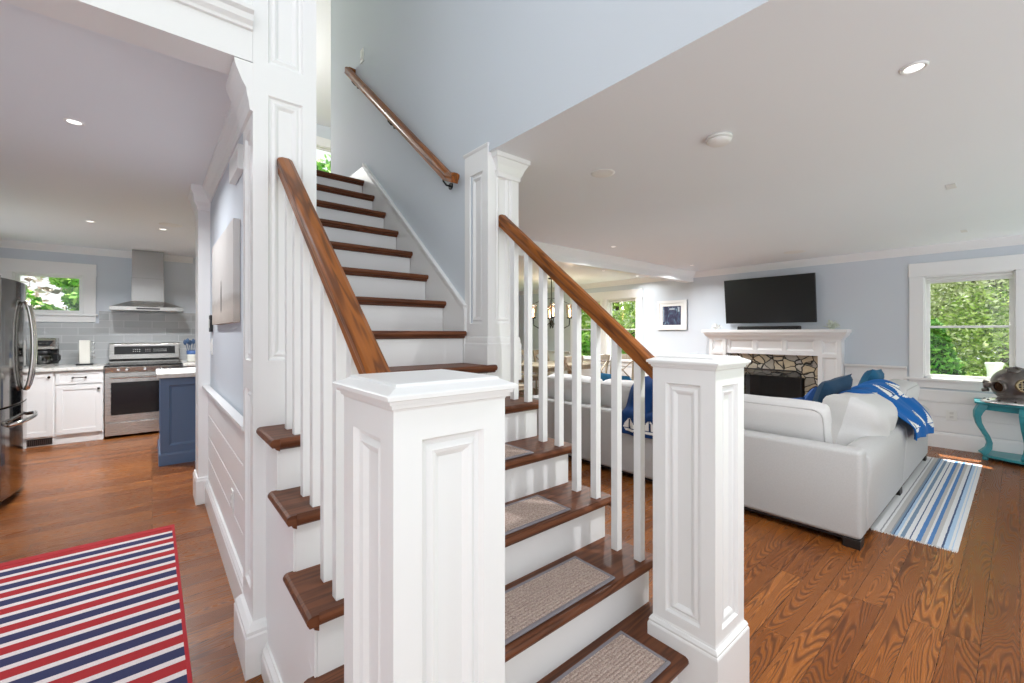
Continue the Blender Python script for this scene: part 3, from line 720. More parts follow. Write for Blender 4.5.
# ------------------------------------------------------------------ kitchen
YK = 7.36
def shaker(mb, x0, x1, z0, z1, y, rail=0.055, depth=0.008, t=0.02):
    mb.box(x0, x1, y+0.0101, y+t, z0, z1)
    mb.panel((x0, y, z0), (1,0,0), (0,0,1), x1-x0, z1-z0, [(rail, x1-x0-rail, rail, z1-z0-rail)], [(0.001, depth), (0.006, depth)])
    mb.box(x0, x1, y+0.0001, y+0.010, z0, z0+0.001); mb.box(x0, x1, y+0.0001, y+0.010, z1-0.001, z1); mb.box(x0, x0+0.001, y+0.0001, y+0.010, z0, z1); mb.box(x1-0.001, x1, y+0.0001, y+0.010, z0, z1)
    return mb
def knob(mb, x, y, z, r=0.014): return mb.lathe([(0.006, 0), (0.006, -0.012), (r, -0.016), (r, -0.024), (r*0.6, -0.028)], (x, y, z), 12, 'y')
def cabinet(x0, x1, label, drawer, vent, knob_right):
    p = thing('base_cabinet', ((x0+x1)/2, (YK+8.05)/2, 0), label, 'cabinet')
    m = MB(); m.box(x0, x1, YK+0.02, 8.04, 0.10, 0.875); m.build('carcass', M['white'], p)
    MB().box(x0, x1, YK+0.03, YK+0.06, 0.0, 0.10).build('toe_kick', M['white'], p)
    g = 0.012; top = 0.862
    if drawer:
        d = shaker(MB(), x0+g, x1-g, 0.715, top, YK, 0.03).build('drawer', M['white'], p, bevel=0.0015)
        xm = (x0+x1)/2; h = MB(); h.tube([(xm-0.055, YK-0.03, 0.79), (xm+0.055, YK-0.03, 0.79)], 0.005, 8)
        for s_ in (-0.055, 0.055): h.lathe([(0.009, 0.0), (0.006, -0.02), (0.011, -0.03), (0.008, -0.038)], (xm+s_, YK, 0.79), 10, 'y')
        h.build('pull', M['bronze'], d)
        top = 0.70
    d = shaker(MB(), x0+g, x1-g, 0.115, top, YK).build('door', M['white'], p, bevel=0.0015)
    k = MB(); knob(k, x1-g-0.03 if knob_right else x0+g+0.03, YK, top-0.055); k.build('knob', M['bronze'], d)
    if vent:
        m = MB(); m.box(x0+0.16, x1-0.02, YK+0.024, YK+0.031, 0.012, 0.088); m.build('vent_grille', M['black'], p)
        m = MB()
        for i in range(16):
            xx = x0+0.17+i*(x1-x0-0.20)/15; m.box(xx-0.003, xx+0.003, YK+0.020, YK+0.025, 0.018, 0.082)
        m.build('vent_bars', M['pewter'], p)
    return p
cabinet(-1.32, -0.885, 'white shaker base cabinet next to the fridge, toe-kick vent below', False, True, True)
cabinet(-0.885, -0.465, 'white shaker base cabinet with drawer beside the range', True, False, True)
cabinet(0.325, 0.95, 'white base cabinet right of the range behind the island', True, False, False)
def counter(x0, x1, label):
    return tag(MB().box(x0, x1, YK-0.03, 8.045, 0.877, 0.915).build('countertop', M['marble'], bevel=0.003), label, 'countertop')
counter(-1.34, -0.462, 'white stone countertop left of the range')
counter(0.322, 0.96, 'white stone countertop right of the range')
struct(MB().box(-1.65, 0.97, 8.037, 8.05, 0.915, 1.46).box(-0.55, 0.97, 8.037, 8.05, 1.46, 1.625).build('trim_backsplash', M['tile'], origin=(0,0,0)), 'glossy grey subway tile backsplash behind the range', 'backsplash')
# range
RX0, RX1 = -0.455, 0.315
rg = thing('kitchen_range', (-0.07, 7.7, 0), 'stainless steel electric range with black cooktop under the hood', 'range')
m = MB(); m.box(RX0, RX1, YK+0.01, 8.03, 0.03, 0.90); m.build('body', M['steel'], rg)
MB().box(RX0, RX1, YK-0.01, YK+0.60, 0.90, 0.917).build('cooktop', M['blackgloss'], rg, bevel=0.004)
m = MB(); m.prism([(8.03, 0.917), (7.955, 0.917), (7.955, 0.94), (7.93, 0.97), (7.945, 1.175), (7.965, 1.19), (8.03, 1.19)], 'x', RX0+0.01, RX1-0.01)
bgd = m.build('backguard', M['steel'], rg, bevel=0.004)
m = MB(); m.prism([(7.9325, 1.035), (7.9385, 1.145), (7.9355, 1.145), (7.9295, 1.035)], 'x', RX0+0.06, RX1-0.06); m.build('display', M['blackgloss'], bgd)
for i in range(17):
    x = RX0+0.25+i*0.022
    if i in (4, 5, 9): continue
    for zz_ in (1.07, 1.095): MB().box(x, x+0.011, 7.929+(zz_-1.035)*0.0545-0.0012, 7.931+(zz_-1.035)*0.0545, zz_, zz_+0.007).build('display_mark', M['plastic'], bgd)
m = MB(); m.prism([(YK+0.01, 0.82), (YK-0.01, 0.83), (YK-0.02, 0.895), (YK+0.01, 0.905)], 'x', RX0, RX1); pn = m.build('control_panel', M['steel'], rg, bevel=0.003)
for x in (-0.325, -0.245, -0.07, 0.10, 0.18):
    m = MB(); m.lathe([(0.020, 0.0), (0.020, -0.014), (0.017, -0.03), (0.012, -0.032)], (x, YK-0.014, 0.862), 14, 'y'); m.build('control_knob', M['chrome'], pn)
m = MB(); m.panel((RX0+0.004, YK-0.028, 0.215), (1,0,0), (0,0,1), RX1-RX0-0.008, 0.60, [(0.055, RX1-RX0-0.063, 0.075, 0.49)], [(0.002, 0.004), (0.004, 0.02)])
m.box(RX0+0.004, RX1-0.004, YK-0.004, YK+0.01, 0.215, 0.815)
for a, b, c, d in ((RX0+0.004, RX0+0.005, 0.215, 0.815), (RX1-0.005, RX1-0.004, 0.215, 0.815), (RX0+0.004, RX1-0.004, 0.215, 0.216), (RX0+0.004, RX1-0.004, 0.814, 0.815)): m.box(a, b, YK-0.0279, YK-0.004, c, d)
dr = m.build('oven_door', M['steel'], rg)
MB().box(RX0+0.062, RX1-0.062, YK-0.0115, YK-0.008, 0.29, 0.705).build('oven_glass', M['blackgloss'], dr)
m = MB(); m.tube([(RX0+0.05, YK-0.03, 0.765), (RX0+0.05, YK-0.07, 0.765), (RX0+0.07, YK-0.078, 0.765), (RX1-0.07, YK-0.078, 0.765), (RX1-0.05, YK-0.07, 0.765), (RX1-0.05, YK-0.03, 0.765)], 0.012, 10); m.build('oven_handle', M['chrome'], dr)
MB().box(RX0+0.004, RX1-0.004, YK-0.022, YK+0.01, 0.035, 0.198).build('storage_drawer', M['steel'], rg, bevel=0.004)
for x, y, r in ((-0.26, 7.50, 0.10), (-0.26, 7.78, 0.08), (0.12, 7.50, 0.085), (0.12, 7.78, 0.10)):
    MB().lathe([(r, 0.9172), (r, 0.9178), (r-0.004, 0.9178), (r-0.004, 0.9172)], (x, y, 0), 32, cap=False).build('burner_ring', M['pewter'], rg)
# hood
hd = thing('range_hood', (-0.045, 7.8, 1.63), 'stainless chimney range hood on the kitchen wall', 'range hood')
m = MB(); hx0, hx1, hy = -0.42, 0.335, 7.50
m.loops([[(hx0,hy,1.63),(hx1,hy,1.63),(hx1,8.04,1.63),(hx0,8.04,1.63)], [(hx0,hy,1.675),(hx1,hy,1.675),(hx1,8.04,1.675),(hx0,8.04,1.675)], [(-0.215,7.74,1.765),(0.13,7.74,1.765),(0.13,8.04,1.765),(-0.215,8.04,1.765)]])
m.build('canopy', M['steel'], hd)
m = MB(); m.box(-0.215, 0.13, 7.74, 8.04, 1.765, 2.08); m.box(-0.210, 0.125, 7.745, 8.04, 2.08, CEIL_K-0.004); m.build('chimney', stainless('chimney_steel', (0.40, 0.395, 0.385), 0.22, (60, 60, 1)), hd, bevel=0.002)
MB().box(-0.16, 0.08, 7.497, 7.50, 1.642, 1.662).build('control_strip', M['black'], hd)
# fridge
fr = thing('refrigerator', (-1.25, 5.35, 0), 'dark stainless french door refrigerator at the left edge of the kitchen', 'refrigerator')
FY0, FY1 = 4.885, 5.73
MB().box(-1.62, -0.965, FY0+0.005, FY1-0.005, 0.035, 1.71).build('body', M['fridge_steel'], fr)
def door_panel(y0, y1, z0, z1, name):
    N = 14; front = []; ym = (FY0+FY1)/2
    for i in range(N+1):
        y = y0+(y1-y0)*i/N; front.append((-0.862+0.045*(1-((y-ym)/((FY1-FY0)/2))**2), y))
    pts = [(-0.955, y0)]+front+[(-0.955, y1)]
    return MB().prism(pts, 'z', z0, z1).build(name, M['fridge_steel'], fr, bevel=0.004)
ymid = (FY0+FY1)/2
d1 = door_panel(FY0, ymid-0.003, 0.765, 1.745, 'door'); d2 = door_panel(ymid+0.003, FY1, 0.765, 1.745, 'door'); d3 = door_panel(FY0, FY1, 0.07, 0.755, 'freezer_drawer')
def arc_handle(y, z0, z1, out, par, bow):
    pts = []; sc = []
    for i in range(19):
        q = i/18; s_ = math.sin(PI*q); pts.append((-0.815+0.015+out*s_**0.6, y+bow*s_, z0+(z1-z0)*q)); sc.append(1.0)
    m = MB(); m.tube(pts, 0.014, 10); m.build('handle', M['chrome'], par, smooth=True)
arc_handle(ymid-0.035, 0.86, 1.59, 0.045, d1, -0.01); arc_handle(ymid+0.035, 0.86, 1.59, 0.045, d2, 0.01)
m = MB(); pts = [(-0.845, FY0+0.10, 0.62), (-0.795, FY0+0.13, 0.63)]+[(-0.785+0.03*math.sin(PI*i/10), FY0+0.16+i*(FY1-FY0-0.32)/10, 0.635) for i in range(11)]+[(-0.795, FY1-0.13, 0.63), (-0.845, FY1-0.10, 0.62)]
m.tube(pts, 0.015, 10); m.build('handle', M['chrome'], d3, smooth=True)
for a_ in (FY0+0.01, FY1-0.10): MB().box(-0.95, -0.88, a_, a_+0.09, 1.746, 1.77).build('hinge_cover', M['black'], fr, bevel=0.004)
m = MB(); m.box(-1.58, -0.90, FY0+0.02, FY1-0.02, 0.0, 0.065); m.build('base_grille', M['black'], fr)
# island
il = thing('kitchen_island', (0.56, 6.0, 0), 'navy blue kitchen island end with white stone top', 'island')
IX0, IX1, IY0, IY1 = 0.062, 1.4, 5.53, 6.35
m = MB(); m.panel((IX0, IY0, 0.0), (1,0,0), (0,0,1), IX1-IX0, 0.878, [(0.07, 0.62, 0.19, 0.80), (0.70, 1.26, 0.19, 0.80)], FLAT)
m.panel((IX0, IY1, 0.0), (0,-1,0), (0,0,1), IY1-IY0, 0.878, [(0.08, IY1-IY0-0.08, 0.19, 0.80)], FLAT); m.box(IX0+0.03, IX1, IY0+0.03, IY1, 0.0, 0.878)
m.build('body', M['island'], il)
MB().sq(IX0, IX1, IY0, IY1, [(0.014, 0), (0.014, 0.10), (0.008, 0.115), (0.0, 0.12)]).build('base', M['island'], il)
MB().box(IX0-0.03, IX1+0.03, IY0-0.04, IY1+0.03, 0.878, 0.918).build('worktop', M['marble'], il, bevel=0.003)
# coffee maker
cm = thing('coffee_maker', (-1.0, 7.74, 0.915), 'black and steel drip coffee maker on the counter by the fridge', 'coffee maker')
X0, X1 = -1.12, -0.905
MB().box(X0, X1, 7.62, 7.86, 0.915, 0.95).build('base', M['steel'], cm, bevel=0.006)
MB().box(X0, X1, 7.76, 7.86, 0.95, 1.13).build('column', M['black'], cm, bevel=0.006)
m = MB(); m.prism([(7.86, 1.13), (7.63, 1.13), (7.61, 1.16), (7.60, 1.245), (7.64, 1.265), (7.86, 1.265)], 'x', X0, X1); hdm = m.build('head', M['steel'], cm, bevel=0.005)
m = MB(); m.prism([(X0+0.02, 1.235), (X1-0.015, 1.235), (X1-0.05, 1.175), (X0+0.05, 1.175)], 'y', 7.592, 7.607); m.build('control_face', M['black'], hdm)
m = MB()
for i in range(4): m.lathe([(0.008, 0), (0.008, -0.004)], (X0+0.065+i*0.028, 7.592, 1.205), 10, 'y')
m.build('buttons', M['chrome'], hdm)
m = MB(); m.lathe([(0.055, 0.952), (0.075, 0.96), (0.08, 1.0), (0.07, 1.05), (0.055, 1.075)], (-1.01, 7.685, 0), 24); cf = m.build('carafe', M['carafe_glass'], cm, smooth=True)
MB().lathe([(0.058, 1.075), (0.06, 1.09), (0.05, 1.11), (0.02, 1.115)], (-1.01, 7.685, 0), 20).build('carafe_lid', M['black'], cf)
m = MB(); m.tube([(-0.945, 7.665, 1.085), (-0.895, 7.65, 1.08), (-0.872, 7.645, 1.045), (-0.875, 7.645, 1.0), (-0.90, 7.655, 0.975), (-0.935, 7.665, 0.975)], 0.010, 8); m.build('carafe_handle', M['black'], cf)
# mug rack / towel holder with rings
pr = thing('mug_stand', (-0.66, 7.76, 0.915), 'white upright holder with wire hooks on the counter', 'stand')
MB().box(-0.74, -0.585, 7.70, 7.84, 0.915, 0.935).build('base', M['black'], pr, bevel=0.003)
MB().box(-0.715, -0.615, 7.73, 7.81, 0.935, 1.235).build('block', M['crock'], pr, bevel=0.006)
m = MB()
for i in range(4):
    z = 1.01+i*0.062; m.tube([(-0.615, 7.76, z+0.02), (-0.585, 7.755, z+0.02), (-0.57, 7.75, z), (-0.585, 7.75, z-0.016), (-0.60, 7.75, z-0.012)], 0.004, 6)
m.build('hooks', M['chrome'], pr)
# utensil crock
cr = thing('utensil_crock', (0.445, 7.72, 0.915), 'white and blue crock of utensils right of the range', 'crock')
MB().lathe([(0.055, 0.915), (0.062, 0.93), (0.064, 1.02), (0.062, 1.03), (0.056, 1.03), (0.056, 0.93)], (0.445, 7.72, 0), 20).build('pot', M['crock'], cr, smooth=True)
MB().lathe([(0.0645, 1.022), (0.067, 1.03), (0.067, 1.075), (0.061, 1.078), (0.058, 1.03)], (0.445, 7.72, 0), 20, cap=False).build('rim_band', M['crock_blue'], cr, smooth=True)
for i, (dx, dy, h) in enumerate(((-0.075, 0.02, 0.23), (-0.05, -0.03, 0.25), (-0.02, 0.03, 0.22), (0.01, -0.02, 0.24), (0.04, 0.02, 0.23))):
    ut = thing('kitchen_utensil', (0.445+dx*0.3, 7.72+dy*0.3, 0.94), ('navy spoon leaning farthest left in the utensil crock', 'navy spatula second from left in the utensil crock', 'navy ladle standing in the middle of the utensil crock', 'navy spoon right of the middle in the utensil crock', 'navy spatula leaning right in the utensil crock')[i], 'utensil', 'utensils in the crock')
    m = MB(); m.tube([(0.445+dx*0.3, 7.72+dy*0.3, 0.94), (0.445+dx, 7.72+dy, 0.94+h)], 0.005, 6); m.build('shaft', M['navy_plastic'], ut)
    m = MB(); m.lathe([(0.004, -0.03), (0.018, -0.005), (0.021, 0.02), (0.012, 0.045), (0.002, 0.05)], (0, 0, 0), 12); m.v = [(0.445+dx*1.1+p[0], 7.72+dy+p[1]*0.35, 0.955+h+p[2]) for p in m.v]; m.build('head', M['navy_plastic'], ut, smooth=True)

# hall rug
ra = thing('striped_rug', (-0.85, 2.4, 0), 'red white and navy striped rug on the hall floor', 'rug')
MB().box(-1.76, 0.103, 0.7, 3.71, 0.0, 0.007).build('weave', M['rug_red'], ra, local=True)
ra.location = (0, 0, 0)
m = MB(); m.box(-1.79, 0.117, 3.71, 3.765, 0, 0.0085); m.box(-1.79, 0.117, 0.67, 0.7, 0, 0.0085); m.box(0.103, 0.117, 0.7, 3.71, 0, 0.0085); m.box(-1.79, -1.76, 0.7, 3.71, 0, 0.0085)
m.build('border', M['rug_border'], ra, local=True)

# ------------------------------------------------------------------ living room: fireplace
fp = thing('fireplace_mantel', (6.93, 2.36, 0), 'white panelled mantel with fieldstone surround below the television', 'fireplace')
FX = 6.86
for y0, y1 in ((1.498, 1.755), (2.963, 3.221)):
    w = y1-y0; m = MB()
    m.panel((FX, y1, 0), (0,-1,0), (0,0,1), w, 1.285, [(0.05, w-0.05, 0.24, 1.00), (0.05, w-0.05, 1.05, 1.215)], FLAT)
    m.box(FX+0.025, XW, y0, y1, 0, 1.285); m.box(FX+0.0005, FX+0.026, y0, y0+0.001, 0, 1.285); m.box(FX+0.0005, FX+0.026, y1-0.001, y1, 0, 1.285)
    lg = m.build('pilaster', M['white'], fp)
    MB().sq(FX, XW-0.0, y0, y1, [(0.012, 0), (0.012, 0.17), (0.008, 0.18), (0.0, 0.20)]).build('plinth', M['white'], lg)
m = MB(); m.panel((FX+0.022, 2.963, 1.018), (0,-1,0), (0,0,1), 1.208, 0.268, [(0.05, 0.385, 0.062, 0.208), (0.436, 0.772, 0.062, 0.208), (0.823, 1.158, 0.062, 0.208)], FLAT); m.box(FX+0.05, XW, 1.755, 2.963, 1.018, 1.286); m.box(FX+0.0221, FX+0.05, 1.755, 2.963, 1.018, 1.019)
m.build('frieze', M['white'], fp)
m = MB()
def mprof(k): return [(0.0, 1.235), (0.010, 1.238), (0.014, 1.255), (0.03, 1.275), (0.055, 1.30), (0.062, 1.322), (0.07, 1.328), (0.071, 1.335)]
L = [[(FX-o, 1.498-o, z), (XW, 1.498-o, z), (XW, 3.221+o, z), (FX-o, 3.221+o, z)] for o, z in mprof(1)]
m.loops(L); m.build('crown', M['white'], fp)
MB().box(FX-0.08, XW, 1.42, 3.315, 1.335, 1.377).build('shelf', M['white'], fp, bevel=0.004)
m = cells(MB(), 'x', 6.95, 7.0195, 1.756, 2.962, 0, 1.017, [(1.93, 2.73, 0, 0.70)]); m.build('stone_surround', M['stone'], fp)
m = MB(); m.box(7.18, 7.55, 1.85, 1.93, -0.02, 0.78); m.box(7.18, 7.55, 2.73, 2.81, -0.02, 0.78); m.box(7.55, 7.6, 1.85, 2.81, -0.02, 0.78); m.box(7.18, 7.55, 1.93, 2.73, 0.70, 0.78); m.box(7.02, 7.55, 1.93, 2.73, -0.05, 0.0)
m.build('firebox', M['firebrick'], fp)
MB().box(6.42, 6.95, 1.62, 3.10, 0, 0.02).build('hearth', M['stone'], fp)
fs = thing('fire_screen', (6.80, 2.34, 0.02), 'black iron fireplace screen with rounded corners', 'fire screen')
m = MB(); ya, yb_ = 1.93, 2.76
def arch(): 
    r = 0.09; pts = [(6.80, ya, 0.02), (6.80, ya, 0.80-r)]
    for i in range(1, 7): a = PI/2*i/6; pts.append((6.80, ya+r-r*math.cos(a), 0.80-r+r*math.sin(a)))
    for i in range(0, 7): a = PI/2*i/6; pts.append((6.80, yb_-r+r*math.sin(a), 0.80-r+r*math.cos(a)))
    return pts+[(6.80, yb_, 0.02)]
m.tube(arch(), 0.011, 8); m.tube([(6.80, ya, 0.05), (6.80, yb_, 0.05)], 0.008, 8); m.build('frame', M['iron'], fs)
m = MB()
for y in (ya+0.05, yb_-0.05): m.box(6.70, 6.90, y-0.012, y+0.012, 0.02, 0.035)
m.build('foot', M['iron'], fs)
MB().prism([(p[1], p[2]) for p in arch()], 'x', 6.799, 6.801).build('mesh', M['meshy'], fs)
# television (tilted forward) + sound bar
tv = thing('television', (6.93, 2.385, 1.42), 'large flat black television tilted above the mantel', 'television')
tm = MB(); tm.box(-0.018, 0.014, -0.60, 0.60, 0, 0.672); tm.xform(Matrix.Translation((6.935, 2.383, 1.478)) @ Matrix.Rotation(R(-6.5), 4, 'Y'))
tm.build('housing', M['black'], tv, bevel=0.003)
tm = MB(); tm.box(-0.0195, -0.0182, -0.592, 0.592, 0.012, 0.664); tm.xform(Matrix.Translation((6.935, 2.383, 1.478)) @ Matrix.Rotation(R(-6.5), 4, 'Y')); tm.build('screen', M['screen'], tv)
MB().box(6.93, XW, 2.20, 2.56, 1.62, 1.95).build('wall_mount', M['iron'], tv)
sb = thing('sound_bar', (6.86, 2.36, 1.375), 'long black sound bar on the mantel below the television', 'sound bar')
m = MB(); m.prism([(6.82, 1.377), (6.90, 1.377), (6.90, 1.425), (6.83, 1.43), (6.82, 1.42)], 'y', 1.955, 2.775); m.build('body', M['black'], sb, bevel=0.004)
m = MB(); m.box(6.8185, 6.8198, 1.965, 2.765, 1.383, 1.415); m.build('grille', M['iron'], sb)
# coral pieces
def coral(y, x, label, mt, n, seed, h):
    random.seed(seed); p = MB()
    for i in range(n):
        a = random.uniform(0, 2*PI); e = random.uniform(0.15, 1.35); L = h*random.uniform(0.7, 1.0)
        d = Vector((math.cos(a)*math.cos(e), math.sin(a)*math.cos(e), math.sin(e)))
        q = [Vector((x, y, 1.382))+d*L*t_+Vector((0, 0, 0.015*math.sin(3*t_))) for t_ in (0, 0.4, 0.75, 1.0)]
        p.tube(q, 0.011, 6, scale=[1, 0.9, 0.65, 0.25])
    p.lathe([(0.035, 1.3752), (0.03, 1.39), (0.008, 1.40)], (x, y, 0), 12)
    return tag(p.build('coral_ornament', mt, smooth=True), label, 'ornament')
coral(3.12, 6.87, 'spiky white coral ornament on the left end of the mantel', M['coral'], 18, 1, 0.11)
coral(1.60, 6.87, 'pale grey green spiky ornament on the right end of the mantel', M['succulent'], 34, 2, 0.13)
# framed picture
pc = thing('framed_picture', (XW, 3.945, 1.385), 'small square dark print in a white frame left of the fireplace', 'picture')
m = MB(); y0, y1, z0, z1 = 3.67, 4.225, 1.385, 1.90
m.panel((6.985, y1, z0), (0,-1,0), (0,0,1), y1-y0, z1-z0, [(0.045, y1-y0-0.045, 0.045, z1-z0-0.045)], [(0.004, 0.012)]); m.box(6.9985, XW, y0, y1, z0, z1)
for a, b, c, d in ((y0, y0+0.001, z0, z1), (y1-0.001, y1, z0, z1), (y0, y1, z0, z0+0.001), (y0, y1, z1-0.001, z1)): m.box(6.9851, XW, a, b, c, d)
m.build('frame', M['white'], pc)
MB().box(6.993, 6.9965, y0+0.055, y1-0.055, z0+0.055, z1-0.055).build('mat_board', M['plastic'], pc)
MB().box(6.991, 6.9928, y0+0.105, y1-0.105, z0+0.085, z1-0.10).build('print', M['art_dark'], pc)
M['print_pale'] = mat('print_pale', (0.35, 0.42, 0.50), 0.5)
for a, b, c, d in ((3.89, 3.99, 1.735, 1.765), (3.80, 3.83, 1.70, 1.78), (4.09, 4.105, 1.53, 1.74)): MB().box(6.9898, 6.9909, a, b, c, d).build('printed_shape', M['print_pale'], pc)

# ------------------------------------------------------------------ sofa
def softbox(hx, hy, hz, r, bulge=(0,0,0), cuts=9, wr=0.0, seed=0):
    bm = bmesh.new(); bmesh.ops.create_cube(bm, size=2.0)
    bmesh.ops.subdivide_edges(bm, edges=bm.edges[:], cuts=cuts, use_grid_fill=True)
    H = (hx, hy, hz)
    for v in bm.verts:
        p = v.co.copy(); q = Vector([p[i]*H[i] for i in range(3)]); c = Vector([max(-H[i]+r, min(H[i]-r, q[i])) for i in range(3)])
        d = q-c
        if d.length > 1e-6: q = c+d.normalized()*r
        q.x += bulge[0]*p.x*(1-p.y**2)*(1-p.z**2); q.y += bulge[1]*p.y*(1-p.x**2)*(1-p.z**2); q.z += bulge[2]*p.z*(1-p.x**2)*(1-p.y**2)
        if wr:
            n_ = mnoise.noise(Vector((q.x*7+seed, q.y*7, q.z*7)))+0.5*mnoise.noise(Vector((q.x*17+seed, q.y*17, q.z*17)))
            q += q.normalized()*wr*n_
        v.co = q
    mb = MB(); bm.verts.ensure_lookup_table(); mb.add([tuple(v.co) for v in bm.verts], [tuple(v.index for v in f.verts) for f in bm.faces]); bm.free()
    return mb
def put(mb, loc, rx=0, ry=0, rz=0): return mb.xform(Matrix.Translation(loc) @ Matrix.Rotation(rz, 4, 'Z') @ Matrix.Rotation(ry, 4, 'Y') @ Matrix.Rotation(rx, 4, 'X'))
def rim(hx, hy, hz, r, side, k=1.0):
    """piping loop around the +/- side face edge of a softbox of given thickness axis y"""
    pts = []
    for cx_, cz_, a0 in ((1, 1, 0), (-1, 1, 90), (-1, -1, 180), (1, -1, 270)):
        for i in range(5):
            a = R(a0+i*22.5); pts.append(((hx-r*1.4)*cx_+r*1.4*math.cos(a)-0.3*r*math.cos(a), side, (hz-r*1.4)*cz_+r*1.4*math.sin(a)-0.3*r*math.sin(a)))
    return pts+[pts[0]]
def pillow_mesh(w, h, t, loc, rx, ry, rz, seed=0, wr=0.012):
    N = 14; mb = MB(); V = []
    for sgn in (1, -1):
        for i in range(N+1):
            for j in range(N+1):
                a = -1+2*i/N; b = -1+2*j/N
                k = max(0.0, (1-a**4)*(1-b**4))**0.5; pin = 1-0.06*(1-abs(a*b))
                n_ = wr*mnoise.noise(Vector((a*2+seed, b*2, sgn)))
                V.append((a*w/2*(0.94+0.06*abs(b)), sgn*(t/2*k+n_*k), b*h/2*(0.94+0.06*abs(a))))
    n1 = (N+1)*(N+1); F = []
    for s_ in (0, 1):
        for i in range(N):
            for j in range(N):
                o = s_*n1; F.append((o+i*(N+1)+j, o+(i+1)*(N+1)+j, o+(i+1)*(N+1)+j+1, o+i*(N+1)+j+1))
    mb.add(V, F); return put(mb, loc, rx, ry, rz)
so = thing('sectional_sofa', (4.6, 2.1, 0), 'large light grey l-shaped sectional sofa facing the fireplace', 'sofa')
SX0, SY0, SXE, SYE = 3.305, 0.622, 6.22, 3.62
def prism_soft(mb, name, bev=0.03, mt='sofa', par=so):
    o = mb.build(name, M[mt], par); b = o.modifiers.new('bevel', 'BEVEL'); b.width = bev; b.segments = 4; b.limit_method = 'ANGLE'; b.angle_limit = R(40)
    for p in o.data.polygons: p.use_smooth = True
    return o
prism_soft(MB().prism([(SX0, 0.055), (SX0+0.16, 0.055), (SX0+0.16, 0.60), (SX0+0.0, 0.60)], 'y', SY0, SYE), 'back_frame', 0.028)
# back along the camera side: two rolled pads
def roll(x0, x1, name):
    pts = [(SY0+0.0, 0.055), (SY0-0.005, 0.30), (SY0-0.022, 0.46), (SY0-0.012, 0.535), (SY0+0.03, 0.575), (SY0+0.09, 0.585), (SY0+0.15, 0.56), (SY0+0.175, 0.50), (SY0+0.175, 0.055)]
    return prism_soft(MB().prism(pts, 'x', x0, x1), name, 0.03)
roll(SX0+0.162, 4.78, 'back_frame'); roll(4.785, SXE, 'back_frame')
prism_soft(MB().box(SX0+0.165, SXE, SY0+0.18, SY0+0.95, 0.055, 0.27), 'seat_base', 0.02)
prism_soft(MB().box(SX0+0.165, SX0+0.95, SY0+0.955, SYE, 0.055, 0.27), 'seat_base', 0.02)
prism_soft(MB().box(SX0+0.165, SX0+0.98, SYE+0.002, SYE+0.17, 0.055, 0.58), 'arm', 0.03)
for cx_, cy_, hx, hy in ((4.17, 1.20, 0.68, 0.38), (5.53, 1.20, 0.66, 0.38), (3.88, 2.14, 0.40, 0.55), (3.88, 3.14, 0.40, 0.45)):
    put(softbox(hx-0.005, hy-0.005, 0.085, 0.04, (0, 0, 0.02), 9, 0.004, cx_), (cx_, cy_, 0.355)).build('seat_cushion', M['cushion'], so, smooth=True)
# back cushions along the long back (thickness along x -> build thickness in y then rotate)
def back_cushion(loc, hx, hz, rz, tilt, seed, hy=0.10, hang=0.02, nm='back_cushion'):
    c = put(softbox(hx, hy, hz, 0.055, (0.008, 0.03, 0.01), 11, 0.008, seed), loc, tilt, 0, rz).build(nm, M['cushion'], so, smooth=True)
    for s_ in (-1, 1):
        mb = MB(); mb.tube(rim(hx, hy, hz, 0.055, s_*(hy-0.018)), 0.005, 6); put(mb, loc, tilt, 0, rz).build('piping', M['piping'], c, smooth=True)
    return c
back_cushion((3.60, 1.38, 0.645), 0.53, 0.195, R(90), R(-15), 3, 0.085)
back_cushion((3.60, 2.36, 0.65), 0.43, 0.20, R(90), R(-13), 8)
back_cushion((3.60, 3.20, 0.65), 0.38, 0.20, R(90), R(-13), 12)
pillow_mesh(0.92, 0.47, 0.42, (4.32, 0.85, 0.615), R(-14), R(-3), R(180), 5, 0.03).build('back_cushion', M['cushion'], so, smooth=True)
back_cushion((5.80, 0.82, 0.625), 0.40, 0.20, R(180), R(-10), 28, 0.12)
for x, y in ((SX0+0.05, SY0+0.05), (SXE-0.06, SY0+0.05), (SX0+0.05, SYE-0.06), (SX0+0.9, SYE), (4.70, SY0+0.05), (SXE-0.06, SY0+0.88)):
    MB().box(x-0.05, x+0.05, y-0.045, y+0.045, 0, 0.056).build('leg', M['darkwood'], so, bevel=0.003)
MB().box(SX0+0.03, SXE-0.03, SY0+0.03, SY0+0.90, 0.035, 0.054).box(SX0+0.03, SX0+0.9, SY0+0.9, SYE, 0.035, 0.054).build('plinth_shadow', M['black'], so)  # recessed black slab stands in for the shadow under the sofa

# throw pillows
def pillow(name, w, h, t, loc, rx, ry, rz, mt, label, seed=0):
    mb = pillow_mesh(w, h, t, loc, rx, ry, rz, seed)
    return tag(mb.build(name, M[mt], smooth=True), label, 'pillow')
pillow('throw_pillow', 0.50, 0.46, 0.15, (4.62, 1.10, 0.725), R(-22), R(6), R(170), 'denim', 'dark denim blue pillow behind the white corner cushion')
pillow('throw_pillow', 0.64, 0.46, 0.15, (5.80, 1.04, 0.735), R(-20), R(-3), R(183), 'teal_pillow', 'teal blue pillow behind the draped blue throw')
pillow('throw_pillow', 0.42, 0.34, 0.13, (4.40, 1.42, 0.575), R(-20), R(5), R(140), 'blue_pillow', 'bright blue pillow low on the seat, just showing over the sofa back')
pillow('throw_pillow', 0.40, 0.36, 0.13, (4.84, 1.30, 0.565), R(-15), R(45), R(150), 'blue_pillow', 'bright blue pillow corner poking up beside the denim pillow')
